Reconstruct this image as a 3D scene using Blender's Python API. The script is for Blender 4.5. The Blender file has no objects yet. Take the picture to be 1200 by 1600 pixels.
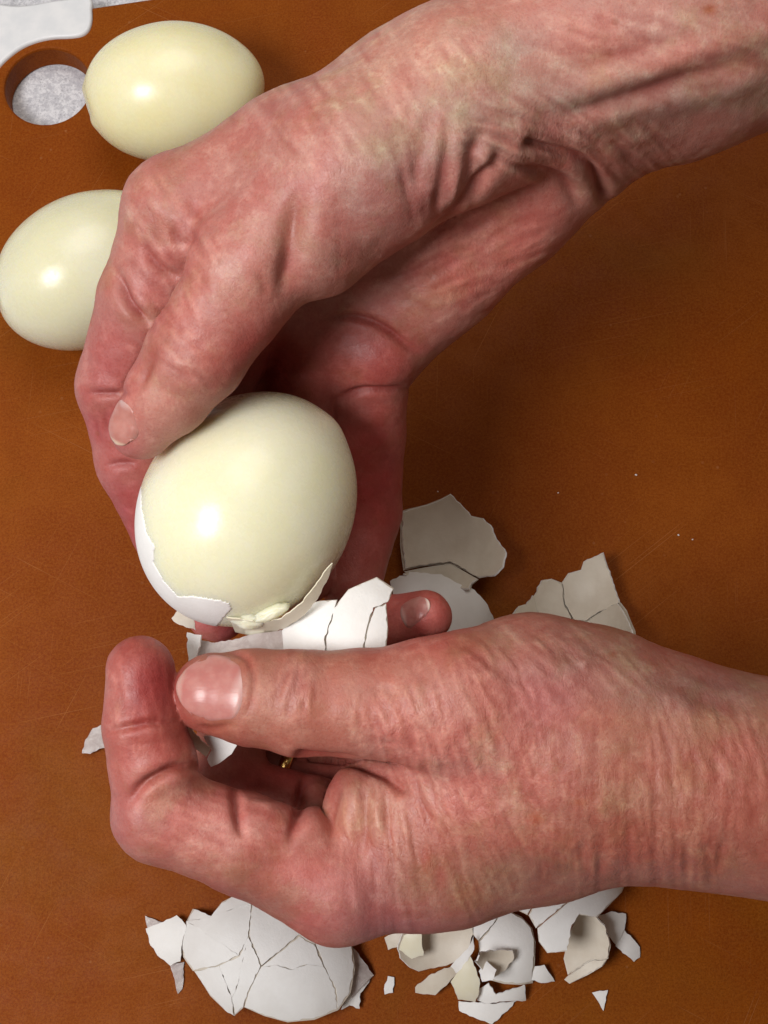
import bpy, bmesh, math, random
import numpy as np
from mathutils import Vector, Matrix
from mathutils.geometry import delaunay_2d_cdt

random.seed(7)
MM = 0.001
S = bpy.context.scene
COL = S.collection

# ------------------------------------------------------------------ camera
FPX = 800.0 / math.tan(math.radians(22.5))      # focal length in photo pixels (1200 x 1600)
TILT = math.radians(14.0)
CAM = np.array([0.0, -92.2, 369.7])             # mm
ct, st = math.cos(TILT), math.sin(TILT)
ROT = np.array([[1, 0, 0], [0, ct, -st], [0, st, ct]])
cam_data = bpy.data.cameras.new('camera')
cam = bpy.data.objects.new('camera', cam_data)
COL.objects.link(cam)
cam.location = Vector(CAM * MM)
cam.rotation_euler = (TILT, 0, 0)
cam_data.sensor_fit = 'VERTICAL'
cam_data.angle = math.radians(45.0)
cam_data.clip_start = 0.01
cam_data.clip_end = 20.0
S.camera = cam

# ------------------------------------------------------------------ light
world = bpy.data.worlds.new('World')
S.world = world
world.use_nodes = True
world.node_tree.nodes['Background'].inputs[0].default_value = (1.0, 0.84, 0.66, 1)
world.node_tree.nodes['Background'].inputs[1].default_value = 0.10
ld = bpy.data.lights.new('lamp', 'AREA')
ld.shape = 'DISK'
ld.size = 0.23
ld.energy = 2.9
ld.color = (0.985, 0.965, 0.97)
lamp = bpy.data.objects.new('lamp', ld)
COL.objects.link(lamp)
LPOS = np.array([-285.0, -160.0, 540.0])
lamp.location = Vector(LPOS * MM)
lamp.rotation_euler = (Vector((0, 40, 40)) - Vector(LPOS)).to_track_quat('-Z', 'Y').to_euler()
ld2 = bpy.data.lights.new('ceiling_lamp', 'AREA')
ld2.shape = 'DISK'
ld2.size = 0.75
ld2.energy = 4.8
ld2.color = (1.0, 0.95, 0.88)
lamp2 = bpy.data.objects.new('ceiling_lamp', ld2)
COL.objects.link(lamp2)
LPOS2 = np.array([60.0, 420.0, 1000.0])
lamp2.location = Vector(LPOS2 * MM)
lamp2.rotation_euler = (Vector((0, 20, 40)) - Vector(LPOS2)).to_track_quat('-Z', 'Y').to_euler()
S.view_settings.view_transform = 'Standard'
S.view_settings.look = 'None'
S.view_settings.exposure = 0.0
S.view_settings.gamma = 1.0
S.cycles.use_denoising = True
S.cycles.max_bounces = 8


# ------------------------------------------------------------------ helpers
def UN(px, py, depth):
    """photo pixel + distance along the camera axis (mm) -> world point in mm"""
    v = np.array([(px - 600.0) / FPX * depth, (800.0 - py) / FPX * depth, -depth])
    return CAM + ROT @ v


def RAY(px, py):
    v = ROT @ np.array([(px - 600.0) / FPX, (800.0 - py) / FPX, -1.0])
    return v / np.linalg.norm(v)


def BD(px, py, z=0.0):
    """pixel -> point of the horizontal plane at height z"""
    r = RAY(px, py)
    return CAM + r * ((z - CAM[2]) / r[2])


def PIX(P):
    q = (np.asarray(P, float) - CAM) @ ROT
    d = -q[..., 2]
    return 600 + FPX * q[..., 0] / d, 800 - FPX * q[..., 1] / d, d


def new_mesh_obj(name, verts, faces, mats, parent=None, smooth=True, mat_idx=None):
    me = bpy.data.meshes.new(name)
    me.from_pydata([tuple(v) for v in np.asarray(verts, float) * MM], [], [tuple(int(i) for i in f) for f in faces])
    for m in (mats if isinstance(mats, (list, tuple)) else [mats]):
        me.materials.append(m)
    if mat_idx is not None:
        me.polygons.foreach_set('material_index', np.asarray(mat_idx, dtype=np.int32))
    if smooth:
        me.polygons.foreach_set('use_smooth', np.ones(len(me.polygons), dtype=bool))
    me.validate()
    me.update()
    o = bpy.data.objects.new(name, me)
    COL.objects.link(o)
    if parent is not None:
        o.parent = parent
    return o


def tag(o, label, cat, group=None):
    o['label'] = label
    o['category'] = cat
    if group:
        o['group'] = group
    return o


class NT:
    """small node tree writer"""
    def __init__(self, name):
        self.m = bpy.data.materials.new(name)
        self.m.use_nodes = True
        self.t = self.m.node_tree
        self.b = self.t.nodes['Principled BSDF']

    def n(self, kind, **kw):
        nd = self.t.nodes.new(kind)
        for k, v in kw.items():
            setattr(nd, k, v)
        return nd

    def put(self, sock, v):
        if isinstance(v, bpy.types.NodeSocket):
            self.t.links.new(v, sock)
        elif v is not None:
            sock.default_value = v

    def mapping(self, co, scale=(1, 1, 1), rot=(0, 0, 0), loc=(0, 0, 0)):
        m = self.n('ShaderNodeMapping')
        self.put(m.inputs['Vector'], co)
        m.inputs['Scale'].default_value = scale
        m.inputs['Rotation'].default_value = rot
        m.inputs['Location'].default_value = loc
        return m.outputs[0]

    def co(self):
        """object coordinates in mm"""
        return self.mapping(self.n('ShaderNodeTexCoord').outputs['Object'], (1000, 1000, 1000))

    def noise(self, co, scale, detail=4, rough=0.55, dist=0.0):
        x = self.n('ShaderNodeTexNoise')
        self.put(x.inputs['Vector'], co)
        x.inputs['Scale'].default_value = scale
        x.inputs['Detail'].default_value = detail
        x.inputs['Roughness'].default_value = rough
        x.inputs['Distortion'].default_value = dist
        return x.outputs['Fac']

    def voronoi(self, co, scale, feature='F1', rnd=1.0):
        x = self.n('ShaderNodeTexVoronoi', feature=feature)
        self.put(x.inputs['Vector'], co)
        x.inputs['Scale'].default_value = scale
        x.inputs['Randomness'].default_value = rnd
        return x.outputs['Distance']

    def ramp(self, fac, a, b, va=0.0, vb=1.0):
        x = self.n('ShaderNodeMapRange')
        x.interpolation_type = 'SMOOTHSTEP'
        self.put(x.inputs['Value'], fac)
        for k, v in (('From Min', a), ('From Max', b), ('To Min', va), ('To Max', vb)):
            x.inputs[k].default_value = v
        return x.outputs['Result']

    def math(self, op, a, b=None):
        x = self.n('ShaderNodeMath', operation=op)
        self.put(x.inputs[0], a)
        if b is not None:
            self.put(x.inputs[1], b)
        return x.outputs[0]

    def mix(self, fac, a, b, blend='MIX'):
        x = self.n('ShaderNodeMix', data_type='RGBA', blend_type=blend)
        self.put(x.inputs[0], fac)
        self.put(x.inputs[6], a)
        self.put(x.inputs[7], b)
        return x.outputs[2]

    def bump(self, h, strength, dist_m, normal=None):
        x = self.n('ShaderNodeBump')
        self.put(x.inputs['Height'], h)
        x.inputs['Strength'].default_value = strength
        x.inputs['Distance'].default_value = dist_m
        if normal is not None:
            self.put(x.inputs['Normal'], normal)
        return x.outputs[0]

    def set(self, **kw):
        for k, v in kw.items():
            self.put(self.b.inputs[k.replace('_', ' ')], v)


def rgb(r, g, b):
    return (r, g, b, 1.0)


# ------------------------------------------------------------------ materials
def mat_board():
    t = NT('board_brown')
    co = t.co()
    big = t.noise(co, 0.018, 5, 0.62, 0.6)
    mid = t.noise(co, 0.11, 6, 0.7)
    fine = t.noise(co, 0.9, 5, 0.75)
    grain = t.noise(co, 2.6, 3, 0.7)
    c = t.mix(t.ramp(big, 0.36, 0.64), rgb(0.205, 0.035, 0.0010), rgb(0.250, 0.056, 0.0016))
    c = t.mix(t.ramp(mid, 0.35, 0.7, 0, 0.42), c, rgb(0.165, 0.028, 0.0010))
    c = t.mix(t.ramp(fine, 0.32, 0.72, 0, 0.55), c, rgb(0.275, 0.070, 0.006))
    c = t.mix(t.ramp(grain, 0.42, 0.62, 0, 0.5), c, rgb(0.120, 0.021, 0.0010))
    olive = t.ramp(t.noise(t.mapping(co, (1, 1, 1), (0, 0, 0), (120, 40, 0)), 0.012, 3, 0.6, 0.8), 0.50, 0.68, 0, 0.55)
    c = t.mix(olive, c, t.mix(1.0, c, rgb(0.86, 1.18, 0.9), 'MULTIPLY'))
    micro = t.noise(co, 1.4, 2, 0.5)
    c = t.mix(t.ramp(micro, 0.35, 0.68, 0, 0.26), c, rgb(0.34, 0.105, 0.012))
    # knife scratches: long thin streaks in a few directions, broken up by a patchy mask
    scr = None
    for ang, loc, sc in ((38, 0, (0.012, 2.6, 1)), (-27, 50, (0.014, 3.0, 1)), (64, 130, (0.018, 2.4, 1)), (12, 210, (0.012, 3.1, 1)), (88, 333, (0.02, 3.4, 1))):
        m = t.mapping(co, (1, 1, 1), (0, 0, math.radians(-ang)), (loc, loc * 0.7, 0))
        m = t.mapping(m, sc)
        s = t.ramp(t.noise(m, 1.0, 1, 0.3), 0.70, 0.78)
        k = t.ramp(t.noise(t.mapping(co, (1, 1, 1), (0, 0, 0), (loc * 3, 17, 5)), 0.02, 2), 0.47, 0.62)
        s = t.math('MULTIPLY', s, k)
        scr = s if scr is None else t.math('MAXIMUM', scr, s)
    c = t.mix(t.math('MULTIPLY', scr, 0.40), c, rgb(0.42, 0.17, 0.055))
    spk = t.ramp(t.voronoi(co, 0.17), 0.06, 0.10, 1, 0)
    spk = t.math('MULTIPLY', spk, t.ramp(t.noise(co, 0.05, 2), 0.5, 0.65))
    c = t.mix(t.math('MULTIPLY', spk, 0.14), c, rgb(0.52, 0.28, 0.13))
    t.set(Base_Color=c, Roughness=t.ramp(mid, 0.3, 0.7, 0.45, 0.6))
    t.b.inputs['Specular IOR Level'].default_value = 0.08
    h = t.math('ADD', t.math('MULTIPLY', grain, 0.5), t.math('MULTIPLY', fine, 0.5))
    h = t.math('SUBTRACT', h, t.math('MULTIPLY', scr, 0.5))
    t.set(Normal=t.bump(h, 0.35, 0.0004))
    return t.m


def mat_counter():
    t = NT('counter_speckle')
    co = t.co()
    a = t.noise(co, 0.55, 6, 0.75)
    v = t.voronoi(co, 0.75)
    c = t.mix(t.ramp(a, 0.4, 0.62), rgb(0.50, 0.50, 0.54), rgb(0.74, 0.74, 0.77))
    c = t.mix(t.ramp(v, 0.10, 0.32, 0.55, 0), c, rgb(0.33, 0.32, 0.34))
    t.set(Base_Color=c, Roughness=0.8, Normal=t.bump(a, 0.5, 0.0008))
    return t.m


def mat_grip():
    t = NT('grip_white')
    co = t.co()
    t.set(Base_Color=t.mix(t.ramp(t.noise(co, 0.15, 3), 0.3, 0.7), rgb(0.72, 0.74, 0.77), rgb(0.80, 0.81, 0.83)), Roughness=0.38)
    t.set(Normal=t.bump(t.noise(co, 1.2, 2), 0.05, 0.0004))
    return t.m


def mat_egg(name, a, b):
    t = NT(name)
    co = t.co()
    n1 = t.noise(co, 0.055, 3, 0.5)
    n2 = t.noise(co, 0.6, 4, 0.6)
    c = t.mix(t.ramp(n1, 0.35, 0.65), a, b)
    t.set(Base_Color=c, Roughness=t.ramp(n2, 0.3, 0.7, 0.23, 0.32))
    t.b.inputs['Subsurface Weight'].default_value = 0.6
    t.b.inputs['Subsurface Radius'].default_value = (1.0, 0.85, 0.5)
    t.b.inputs['Subsurface Scale'].default_value = 0.006
    t.b.inputs['Specular IOR Level'].default_value = 0.45
    t.b.inputs['Coat Weight'].default_value = 0.04
    t.b.inputs['Coat Roughness'].default_value = 0.12
    t.set(Coat_Normal=t.bump(t.noise(co, 0.9, 3, 0.6), 0.12, 0.0006))
    h = t.math('ADD', t.math('MULTIPLY', t.noise(co, 0.30, 3, 0.5), 1.0), t.math('MULTIPLY', t.noise(co, 1.2, 2, 0.5), 0.10))
    t.set(Normal=t.bump(h, 0.07, 0.0006))
    return t.m


def mat_shell(name, a, b, rough, bumpy=1.0, sss=0.15):
    t = NT(name)
    co = t.co()
    n1 = t.noise(co, 0.12, 4, 0.6)
    n2 = t.noise(co, 1.6, 4, 0.7)
    c = t.mix(t.ramp(n1, 0.3, 0.7), a, b)
    t.set(Base_Color=c, Roughness=rough)
    t.b.inputs['Subsurface Weight'].default_value = sss
    t.b.inputs['Subsurface Radius'].default_value = (1.0, 0.9, 0.8)
    t.b.inputs['Subsurface Scale'].default_value = 0.0012
    t.b.inputs['Specular IOR Level'].default_value = 0.3
    h = t.math('ADD', t.math('MULTIPLY', n1, 0.8), t.math('MULTIPLY', n2, 0.35))
    t.set(Normal=t.bump(h, 0.3 * bumpy, 0.0007))
    return t.m


def mat_membrane():
    t = NT('membrane')
    co = t.co()
    n1 = t.noise(co, 0.35, 4, 0.6, 0.5)
    t.set(Base_Color=t.mix(t.ramp(n1, 0.35, 0.65), rgb(0.60, 0.52, 0.50), rgb(0.78, 0.72, 0.70)), Roughness=0.32)
    t.b.inputs['Transmission Weight'].default_value = 0.30
    t.b.inputs['IOR'].default_value = 1.12
    t.set(Normal=t.bump(n1, 0.4, 0.0006))
    return t.m


def mat_gold():
    t = NT('gold')
    t.set(Base_Color=rgb(0.83, 0.56, 0.20), Metallic=1.0, Roughness=t.ramp(t.noise(t.co(), 0.8, 2), 0.3, 0.7, 0.12, 0.25))
    return t.m


def mat_skin():
    t = NT('skin')
    at = t.n('ShaderNodeAttribute', attribute_name='skin')
    wr = t.n('ShaderNodeAttribute', attribute_name='wrinkle')     # vector: along limb, across limb, depth (mm)
    fo = t.n('ShaderNodeAttribute', attribute_name='fold')        # how wrinkled the skin is here
    co = t.co()
    c = at.outputs['Color']
    m1 = t.noise(co, 0.10, 4, 0.6)
    m2 = t.noise(co, 0.42, 5, 0.65)
    m3 = t.noise(co, 1.6, 4, 0.65)
    m4 = t.noise(t.mapping(co, (1, 1, 1), (0, 0, 0), (70, 20, 10)), 0.20, 5, 0.7)
    c = t.mix(t.ramp(m1, 0.40, 0.62, 0, 0.75), c, t.mix(1.0, c, rgb(0.99, 0.76, 0.75), 'MULTIPLY'))
    c = t.mix(t.ramp(m4, 0.50, 0.66, 0, 0.75), c, t.mix(1.0, c, rgb(1.16, 1.38, 1.38), 'MULTIPLY'))
    c = t.mix(t.ramp(m2, 0.46, 0.66, 0, 0.6), c, t.mix(1.0, c, rgb(1.16, 1.30, 1.30), 'MULTIPLY'))
    m5 = t.noise(t.mapping(co, (1, 1, 1), (0, 0, 0), (11, 90, 40)), 0.07, 4, 0.65)
    c = t.mix(t.ramp(m5, 0.48, 0.66, 0, 0.8), c, t.mix(1.0, c, rgb(0.90, 1.03, 0.86), 'MULTIPLY'))
    c = t.mix(t.ramp(m3, 0.48, 0.68, 0, 0.50), c, t.mix(1.0, c, rgb(0.82, 0.64, 0.62), 'MULTIPLY'))
    # lengthwise-crossing fine wrinkles
    jit = t.n('ShaderNodeTexNoise')
    t.put(jit.inputs['Vector'], wr.outputs['Vector'])
    jit.inputs['Scale'].default_value = 0.22
    jit.inputs['Detail'].default_value = 3
    vm = t.n('ShaderNodeVectorMath', operation='MULTIPLY_ADD')
    t.put(vm.inputs[0], jit.outputs['Color'])
    vm.inputs[1].default_value = (4.5, 4.5, 4.5)
    t.put(vm.inputs[2], wr.outputs['Vector'])
    wv = vm.outputs[0]
    e1 = t.voronoi(t.mapping(wv, (0.42, 0.115, 0.115)), 1.0, 'DISTANCE_TO_EDGE')
    e2 = t.voronoi(t.mapping(wv, (0.95, 0.36, 0.36), (0, 0, 0.25), (31, 7, 3)), 1.0, 'DISTANCE_TO_EDGE')
    g = t.ramp(e1, 0.0, 0.16)
    g2 = t.ramp(e2, 0.0, 0.20)
    fold = fo.outputs['Fac']
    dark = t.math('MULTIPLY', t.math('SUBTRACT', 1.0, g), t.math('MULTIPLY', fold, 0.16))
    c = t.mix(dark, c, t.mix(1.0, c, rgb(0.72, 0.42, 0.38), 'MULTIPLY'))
    # skin lines (little polygons) and pores
    v = t.voronoi(t.mapping(co, (1, 1, 1)), 0.95, 'DISTANCE_TO_EDGE')
    vv = t.ramp(v, 0.0, 0.16)
    # small freckles
    fk = t.ramp(t.voronoi(co, 0.16), 0.10, 0.16, 1, 0)
    fk = t.math('MULTIPLY', fk, t.ramp(t.noise(co, 0.09, 2), 0.52, 0.64, 0, 0.30))
    c = t.mix(fk, c, rgb(0.30, 0.10, 0.05))
    t.set(Base_Color=c, Roughness=t.ramp(m2, 0.3, 0.7, 0.44, 0.60))
    t.b.inputs['Subsurface Weight'].default_value = 0.28
    t.b.inputs['Subsurface Radius'].default_value = (1.0, 0.34, 0.20)
    t.b.inputs['Subsurface Scale'].default_value = 0.0016
    t.b.inputs['Specular IOR Level'].default_value = 0.5
    h = t.math('MULTIPLY', t.math('ADD', t.math('MULTIPLY', g, 0.34), t.math('MULTIPLY', g2, 0.30)), fold)
    h = t.math('ADD', h, t.math('MULTIPLY', vv, 0.10))
    h = t.math('ADD', h, t.math('MULTIPLY', m3, 0.30))
    t.set(Normal=t.bump(h, 0.34, 0.0005))
    return t.m


def mat_nail():
    t = NT('nail')
    at = t.n('ShaderNodeAttribute', attribute_name='skin')
    co = t.co()
    c = t.mix(t.ramp(t.noise(co, 0.3, 3), 0.35, 0.7, 0, 0.3), at.outputs['Color'], rgb(0.62, 0.36, 0.31))
    t.set(Base_Color=c, Roughness=0.30)
    t.b.inputs['Subsurface Weight'].default_value = 0.3
    t.b.inputs['Subsurface Radius'].default_value = (1.0, 0.4, 0.3)
    t.b.inputs['Subsurface Scale'].default_value = 0.0012
    t.b.inputs['Specular IOR Level'].default_value = 0.42
    t.set(Normal=t.bump(t.noise(t.mapping(co, (0.2, 2.2, 1)), 1.0, 2), 0.12, 0.0003))
    return t.m


M_BOARD, M_COUNTER, M_GRIP = mat_board(), mat_counter(), mat_grip()
M_EGG = mat_egg('egg_white', rgb(0.765, 0.745, 0.52), rgb(0.785, 0.77, 0.58))
M_EGGY = mat_egg('egg_white_yellowish', rgb(0.89, 0.83, 0.50), rgb(0.90, 0.855, 0.57))
M_SHELL = mat_shell('shell_outside', rgb(0.85, 0.84, 0.815), rgb(0.80, 0.785, 0.755), 0.55)
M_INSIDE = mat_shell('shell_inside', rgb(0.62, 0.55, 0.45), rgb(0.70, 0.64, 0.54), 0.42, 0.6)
M_CREAM = mat_shell('shell_cream', rgb(0.76, 0.71, 0.53), rgb(0.79, 0.75, 0.60), 0.35, 0.6, 0.3)
M_MEMB = mat_membrane()
M_GOLD = mat_gold()
M_SKIN = mat_skin()
M_NAIL = mat_nail()

# ------------------------------------------------------------------ counter and cutting board
BT = 10.0                                        # board thickness
z = -BT - 0.05
new_obj = new_mesh_obj('countertop', [(-900, -900, z), (900, -900, z), (900, 900, z), (-900, 900, z)], [(0, 1, 2, 3)], M_COUNTER, smooth=False)
new_obj['kind'] = 'structure'


def arc(c, r, a0, a1, n):
    return [np.array([c[0] + r * math.cos(a0 + (a1 - a0) * i / n), c[1] + r * math.sin(a0 + (a1 - a0) * i / n)]) for i in range(n + 1)]


def rounded_rect(w, h, r, n=14):
    pts = []
    for cx, cy, a in ((w - r, h - r, 0), (r, h - r, 90), (r, r, 180), (w - r, r, 270)):
        pts += arc((cx, cy), r, math.radians(a), math.radians(a + 90), n)
    return np.array(pts)


def inset_loop(P, d):
    """move a CCW loop inwards by d"""
    e = np.roll(P, -1, 0) - P
    n = np.stack([-e[:, 1], e[:, 0]], 1)
    n /= np.linalg.norm(n, axis=1)[:, None] + 1e-9
    m = n + np.roll(n, 1, 0)
    m /= np.linalg.norm(m, axis=1)[:, None] + 1e-9
    return P + m * d


# board's own axes: the upper edge runs through two photo pixels
e0, e1 = BD(60, 24)[:2], BD(262, -6)[:2]
ux = (e1 - e0) / np.linalg.norm(e1 - e0)
uy = np.array([-ux[1], ux[0]])
hole_c = BD(74, 134)[:2]
hl = np.array([(hole_c - e0) @ ux, (hole_c - e0) @ uy])
BW, BH = 560.0, 400.0
corner = np.array([hl[0] - 62.0, -BH])           # lower left corner in board axes


def board_mesh():
    outer = rounded_rect(BW, BH, 22) + corner
    hole = np.array(arc(hl, 14.4, 0, 2 * math.pi, 64)[:-1])
    prof = [(0.9, 0.0), (0.27, -0.27), (0.0, -0.9), (0.0, -BT + 0.9), (0.27, -BT + 0.27), (0.9, -BT)]
    V, F = [], []
    def ring(P, zz):
        s = len(V)
        for p in P:
            w = e0 + ux * p[0] + uy * p[1]
            V.append((w[0], w[1], zz))
        return list(range(s, s + len(P)))
    loops = {}
    for key, P, sgn in (('o', outer, 1), ('h', hole, -1)):
        rs = [ring(inset_loop(P, sgn * i), zz) for i, zz in prof]
        for a, b in zip(rs[:-1], rs[1:]):
            n = len(a)
            for k in range(n):
                f = (a[k], b[k], b[(k + 1) % n], a[(k + 1) % n])
                F.append(f if key == 'o' else f[::-1])
        loops[key] = (rs[0], rs[-1])
    for which in (0, 1):
        lo, lh = loops['o'][which], loops['h'][which]
        ids = lo + lh
        co = [Vector(V[i][:2]) for i in ids]
        no = len(lo)
        edges = [(k, (k + 1) % no) for k in range(no)] + [(no + k, no + (k + 1) % len(lh)) for k in range(len(lh))]
        vs, es, fs, ov, oe, of = delaunay_2d_cdt(co, edges, [], 0, 1e-6)
        for f in fs:
            if all(ov[i][0] >= no for i in f):
                continue
            idx = [ids[ov[i][0]] for i in f]
            F.append(idx if which == 0 else idx[::-1])
    return V, F


bv, bf = board_mesh()
board = new_mesh_obj('cutting_board', bv, bf, M_BOARD, smooth=False)
tag(board, 'brown scratched cutting board with a round handle hole in its corner', 'cutting board')

# white grip wrapped round the board's corner
gp = [(139, -4), (143, 14), (143, 32), (138, 46), (127, 54), (108, 57), (84, 58), (62, 62), (42, 69), (26, 78), (12, 89), (0, 101), (-12, 118), (-24, 142), (-38, 168), (-60, 182), (-84, 172), (-90, 120), (-76, 40), (-40, 4), (30, 8), (90, -1)]


def catmull(P, per=6, closed=False):
    P = np.asarray(P, float)
    n = len(P)
    out = []
    rng = range(n) if closed else range(n - 1)
    for i in rng:
        if closed:
            p0, p1, p2, p3 = P[(i - 1) % n], P[i], P[(i + 1) % n], P[(i + 2) % n]
        else:
            p0, p1, p2, p3 = P[max(i - 1, 0)], P[i], P[i + 1], P[min(i + 2, n - 1)]
        for k in range(per):
            t = k / per
            out.append(0.5 * ((2 * p1) + (-p0 + p2) * t + (2 * p0 - 5 * p1 + 4 * p2 - p3) * t * t + (-p0 + 3 * p1 - 3 * p2 + p3) * t ** 3))
    if not closed:
        out.append(P[-1])
    return np.array(out)


def slab(name, px_pts, ztop, zbot, bev, mat, parent=None, closed_smooth=True):
    P = np.array([BD(x, y, ztop)[:2] for x, y in (catmull(px_pts, 5, True) if closed_smooth else px_pts)])
    area = 0.5 * np.sum(P[:, 0] * np.roll(P[:, 1], -1) - np.roll(P[:, 0], -1) * P[:, 1])
    if area < 0:
        P = P[::-1]
    V, F, n = [], [], len(P)
    rows = [(bev, ztop), (bev * 0.3, ztop - bev * 0.3), (0, ztop - bev), (0, zbot)]
    for ins, zz in rows:
        V += [(p[0], p[1], zz) for p in inset_loop(P, ins)]
    for r in range(len(rows) - 1):
        for k in range(n):
            F.append((r * n + k, (r + 1) * n + k, (r + 1) * n + (k + 1) % n, r * n + (k + 1) % n))
    F.append(tuple(range(n)))
    F.append(tuple(range((len(rows) - 1) * n, len(rows) * n))[::-1])
    o = new_mesh_obj(name, V, F, mat, parent)
    o.data.polygons[len(F) - 2].use_smooth = False
    return o


slab('corner_grip', gp, 1.3, -BT + 0.4, 0.9, M_GRIP, board)


# ------------------------------------------------------------------ eggs
def frame_from_axis(ax, hint):
    ax = ax / np.linalg.norm(ax)
    u = np.cross(hint, ax)
    u /= np.linalg.norm(u)
    v = np.cross(ax, u)
    return np.stack([ax, u, v], 1)               # columns


class Egg:
    def __init__(self, c, ax, a, b, taper):
        self.c, self.a, self.b, self.k = np.asarray(c, float), a, b, taper
        self.R = frame_from_axis(np.asarray(ax, float), np.array([0, 0, 1.0]))

    def prof(self, x):
        """radius at x in -1..1; the +1 end is the narrow one"""
        return self.b * np.sqrt(np.maximum(1 - x * x, 0)) * (1 - self.k * x - 0.35 * self.k * x * x)

    def sdf(self, P):
        q = (P - self.c) @ self.R
        x = q[..., 0] / self.a
        r = np.sqrt(q[..., 1] ** 2 + q[..., 2] ** 2) / (1 - self.k * np.clip(x, -1, 1) - 0.35 * self.k * np.clip(x, -1, 1) ** 2)
        k0 = np.sqrt(x * x + (r / self.b) ** 2)
        k1 = np.sqrt((q[..., 0] / self.a ** 2) ** 2 + (r / self.b ** 2) ** 2) + 1e-9
        return k0 * (k0 - 1) / k1

    def grid(self, nu, nv, off=0.0):
        V = []
        for i in range(nu + 1):
            th = math.pi * i / nu
            x = -math.cos(th)
            r = float(self.prof(x))
            for j in range(nv):
                ph = 2 * math.pi * j / nv
                p = np.array([self.a * x, r * math.cos(ph), r * math.sin(ph)])
                if off:
                    n = np.array([x / self.a, math.cos(ph) * math.sin(th) / self.b, math.sin(ph) * math.sin(th) / self.b])
                    p = p + n / np.linalg.norm(n) * off
                V.append(self.c + self.R @ p)
        F = []
        for i in range(nu):
            for j in range(nv):
                F.append((i * nv + j, (i + 1) * nv + j, (i + 1) * nv + (j + 1) % nv, i * nv + (j + 1) % nv))
        return np.array(V), F


def egg_obj(name, egg, mat, dimple=None, lumps=0.0):
    V, F = egg.grid(72, 96)
    D = V - egg.c
    if lumps:
        D *= (1 + lumps * (0.5 * np.sin(D[:, :1] * 0.21 + 1.0) * np.sin(D[:, 1:2] * 0.18) + 0.5 * np.sin(D[:, 2:3] * 0.24 + 0.5)))
    if dimple is not None:
        for (dx, dy, dz), w, h in dimple:
            loc = D @ egg.R
            t = np.array([dx * egg.a, dy * egg.b, dz * egg.b])
            d2 = ((loc - t) ** 2).sum(1)
            L = np.linalg.norm(D, axis=1, keepdims=True)
            D += D / L * (h * np.exp(-d2 / (2 * w * w)))[:, None]
    bmv = new_mesh_obj(name, egg.c + D, F, mat)
    return bmv


def lying_egg(px, py, a_px, b_px, ang, tilt_end, taper, zc=None):
    c = BD(px, py, 20.5)
    d = PIX(c)[2]
    s = d / FPX
    a, b = a_px * s, b_px * s
    p2 = BD(px + 60 * math.cos(ang), py - 60 * math.sin(ang), 20.5)
    ax = p2 - c
    ax /= np.linalg.norm(ax)
    c = BD(px, py, b + 0.1)
    return Egg(c, ax, a, b, taper)


eggA = lying_egg(273, 144, 140, 104, math.radians(8), 0, 0.05)
oA = egg_obj('peeled_egg', eggA, M_EGGY, [((-0.97, -0.15, 0.12), 2.6, -0.9), ((-0.93, -0.34, 0.05), 1.6, 0.5), ((-0.98, 0.18, 0.16), 1.2, 0.5), ((-0.45, 0.85, 0.3), 1.0, 0.4), ((0.5, -0.5, 0.75), 6.0, -0.5), ((0.75, 0.3, 0.5), 3.0, -0.3), ((-0.2, 0.7, 0.7), 4.0, -0.25)], 0.011)
tag(oA, 'peeled boiled egg beside the round hole of the board', 'egg', 'peeled eggs lying on the board')
eggB = lying_egg(138, 421, 149, 113, math.radians(32), 0, 0.05)
oB = egg_obj('peeled_egg', eggB, M_EGG, [((-0.95, 0.2, 0.22), 1.8, -0.7), ((-0.3, -0.9, 0.2), 5, -0.4), ((-0.5, 0.4, 0.75), 5.0, -0.4), ((0.2, 0.6, 0.75), 3.5, -0.3), ((-0.9, 0.0, 0.4), 1.3, 0.35)], 0.011)
tag(oB, 'peeled boiled egg lying on the board behind the index knuckle of the upper hand', 'egg', 'peeled eggs lying on the board')

HD = 284.0
hc = UN(388, 794, HD)
hax = UN(388 + 100 * math.cos(math.radians(57)), 794 - 100 * math.sin(math.radians(57)), HD + 3) - hc
eggH = Egg(hc, hax, 192 * HD / FPX, 163 * HD / FPX, 0.02)
oH = egg_obj('half_peeled_egg', eggH, M_EGG, [((0.90, -0.32, 0.25), 3.2, 0.7), ((0.2, -0.7, 0.65), 6.0, -0.3), ((-0.5, 0.3, 0.8), 4.0, -0.25)], 0.008)
tag(oH, 'nearly peeled boiled egg held in the upper hand, bits of shell still on it', 'egg')


# ------------------------------------------------------------------ numpy tools for the hands
def smin(a, b, k):
    h = np.maximum(k - np.abs(a - b), 0.0) / k
    return np.minimum(a, b) - h * h * k * 0.25


def cap(P, a, b, ra, rb):
    ba = b - a
    l2 = float(ba @ ba) + 1e-9
    pa = P - a
    t = np.clip(pa @ ba / l2, 0, 1)
    q = pa - t[:, None] * ba
    ts = t * t * (3 - 2 * t) * 0.5 + t * 0.5
    return np.sqrt((q * q).sum(1)) - (ra + (rb - ra) * ts)


def hash3(ix, iy, iz, seed):
    h = (ix.astype(np.int64) * 374761393 + iy.astype(np.int64) * 668265263 + iz.astype(np.int64) * 2147483647 + seed * 974711) & 0xffffffff
    h = ((h ^ (h >> 13)) * 1274126177) & 0xffffffff
    h = h ^ (h >> 16)
    return (h & 0xffff).astype(np.float64) / 65535.0


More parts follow.
